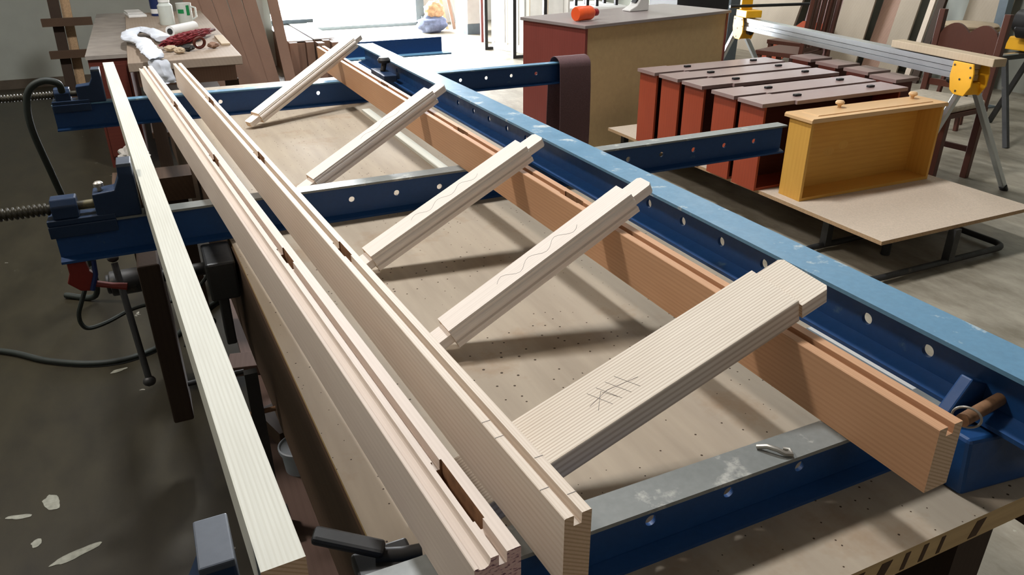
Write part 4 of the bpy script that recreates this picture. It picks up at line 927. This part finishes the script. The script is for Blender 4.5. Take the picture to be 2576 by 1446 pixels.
# dark planks leaning on the back wall and stacked boards
def back_plank(x0, x1, xt0, xt1, yb, H, yt, mat, label):
    th = 0.03
    o = MB().hexa([(x0, yb, 0.001), (x1, yb, 0.001), (x1, yb + th, 0.001), (x0, yb + th, 0.001), (xt0, yt, H), (xt1, yt, H), (xt1, yt + th, H), (xt0, yt + th, H)]).build('leaning_plank', mat)
    tag(o, label, 'plank', None)
# at the height of 0.85 m the row spans x 0.47 .. 1.37
names = ['leftmost dark brown plank leaning at the back, beside the cluttered table', 'second dark brown plank from the cluttered table', 'third dark brown plank from the cluttered table', 'fourth dark brown plank from the cluttered table', 'fifth dark brown plank, beside the bright gap', 'narrow dark brown plank leaning apart, right of the bright gap']
xb = [0.585, 0.705, 0.835, 0.965, 1.095]
for k in range(5):
    x0 = xb[k]; x1 = x0 + 0.136; sh = (-0.50, -0.46, -0.42, -0.36, -0.30)[k]
    back_plank(x0, x1, x0 + sh, x1 + sh, 8.34 + 0.036 * k, 2.6, 9.28 + 0.036 * k, M['plank'], names[k])
back_plank(1.275, 1.385, 1.20, 1.30, 8.40, 2.2, 9.3, M['plank'], names[5])
t = thing('board_stack', 'upright-edged stack of dark boards with a top whitened by doorway light, nearest the leaning planks', 'board stack', (1.40, 8.62, 0))
for k in range(3): MB().box((0.088 * k, 0.02 + 0.05 * (k % 2), 0.0), (0.088 * k + 0.082, 2.3, 0.40 - 0.012 * (k % 2))).build('board', M['plank'], t)
MB().box((0.0, 0.10, 0.401), (0.262, 2.3, 0.412)).build('door_lit_top', M['white'], t)  # white layer painting the doorway light on the board tops
t = thing('board_stack', 'upright-edged stack of dark boards with a ragged top whitened by doorway light, nearest the doorway', 'board stack', (1.675, 8.50, 0))
for k in range(3): MB().box((0.075 * k, 0.0 + 0.09 * (k % 2), 0.0), (0.075 * k + 0.07, 2.5, 0.40 + 0.012 * (k % 2))).build('board', M['plank'], t)
MB().box((0.0, 0.20, 0.413), (0.225, 2.5, 0.424)).build('door_lit_top', M['white'], t)  # same painted doorway light on the second stack
tag(MB().box((1.42, 10.2, 0.4245), (1.98, 10.5, 0.47)).build('grey_bar', M['greyblue'], bevel=0.004), 'grey bar lying across the far end of the board stacks', 'bar')

fl = bpy.data.objects['floor']
for cx, cy, rx, ry, a, sd in ((-0.51, 2.17, 0.022, 0.038, 0.3, 1), (-0.535, 2.00, 0.014, 0.016, 0, 2), (-0.435, 1.905, 0.060, 0.016, 0.3, 3), (-0.589, 2.139, 0.035, 0.010, -0.3, 4), (-0.33, 2.9, 0.03, 0.012, 0.2, 5), (0.86, 0.30, 0.02, 0.012, 0.4, 6)):
    P = []
    for k in range(22):
        b = 2 * PI * k / 22; r = 1 + 0.35 * mnoise.noise(Vector((math.cos(b) * 1.6, math.sin(b) * 1.6, sd * 3.1)))
        x, y = rx * r * math.cos(b), ry * r * math.sin(b); P.append((cx + x * math.cos(a) - y * math.sin(a), cy + x * math.sin(a) + y * math.cos(a)))
    o = MB().prism(P, 2, 0.0, 0.0012).build('paint_spot', M['paint_spot'], fl); o['kind'] = 'structure'

tag(MB().box((0.812, 2.13, 0.8005), (0.848, 3.32, 0.811)).build('pale_batten', M['pine0'], bevel=0.001), 'thin pale slat lying on the bench under the far half of the amber timber', 'slat')
t = thing('steel_strip', 'grey-blue flat steel strip on the bench between the amber timber and the long beam', 'steel strip', (1.108, 0.70, 0.8005))
MB().box((-0.014, 0.0, 0.0), (0.006, 0.27, 0.004)).build('strip', M['greyblue'], t); MB().box((0.006, 0.0, 0.0), (0.026, 0.27, 0.004)).build('pale_edge', M['offwhite'], t)
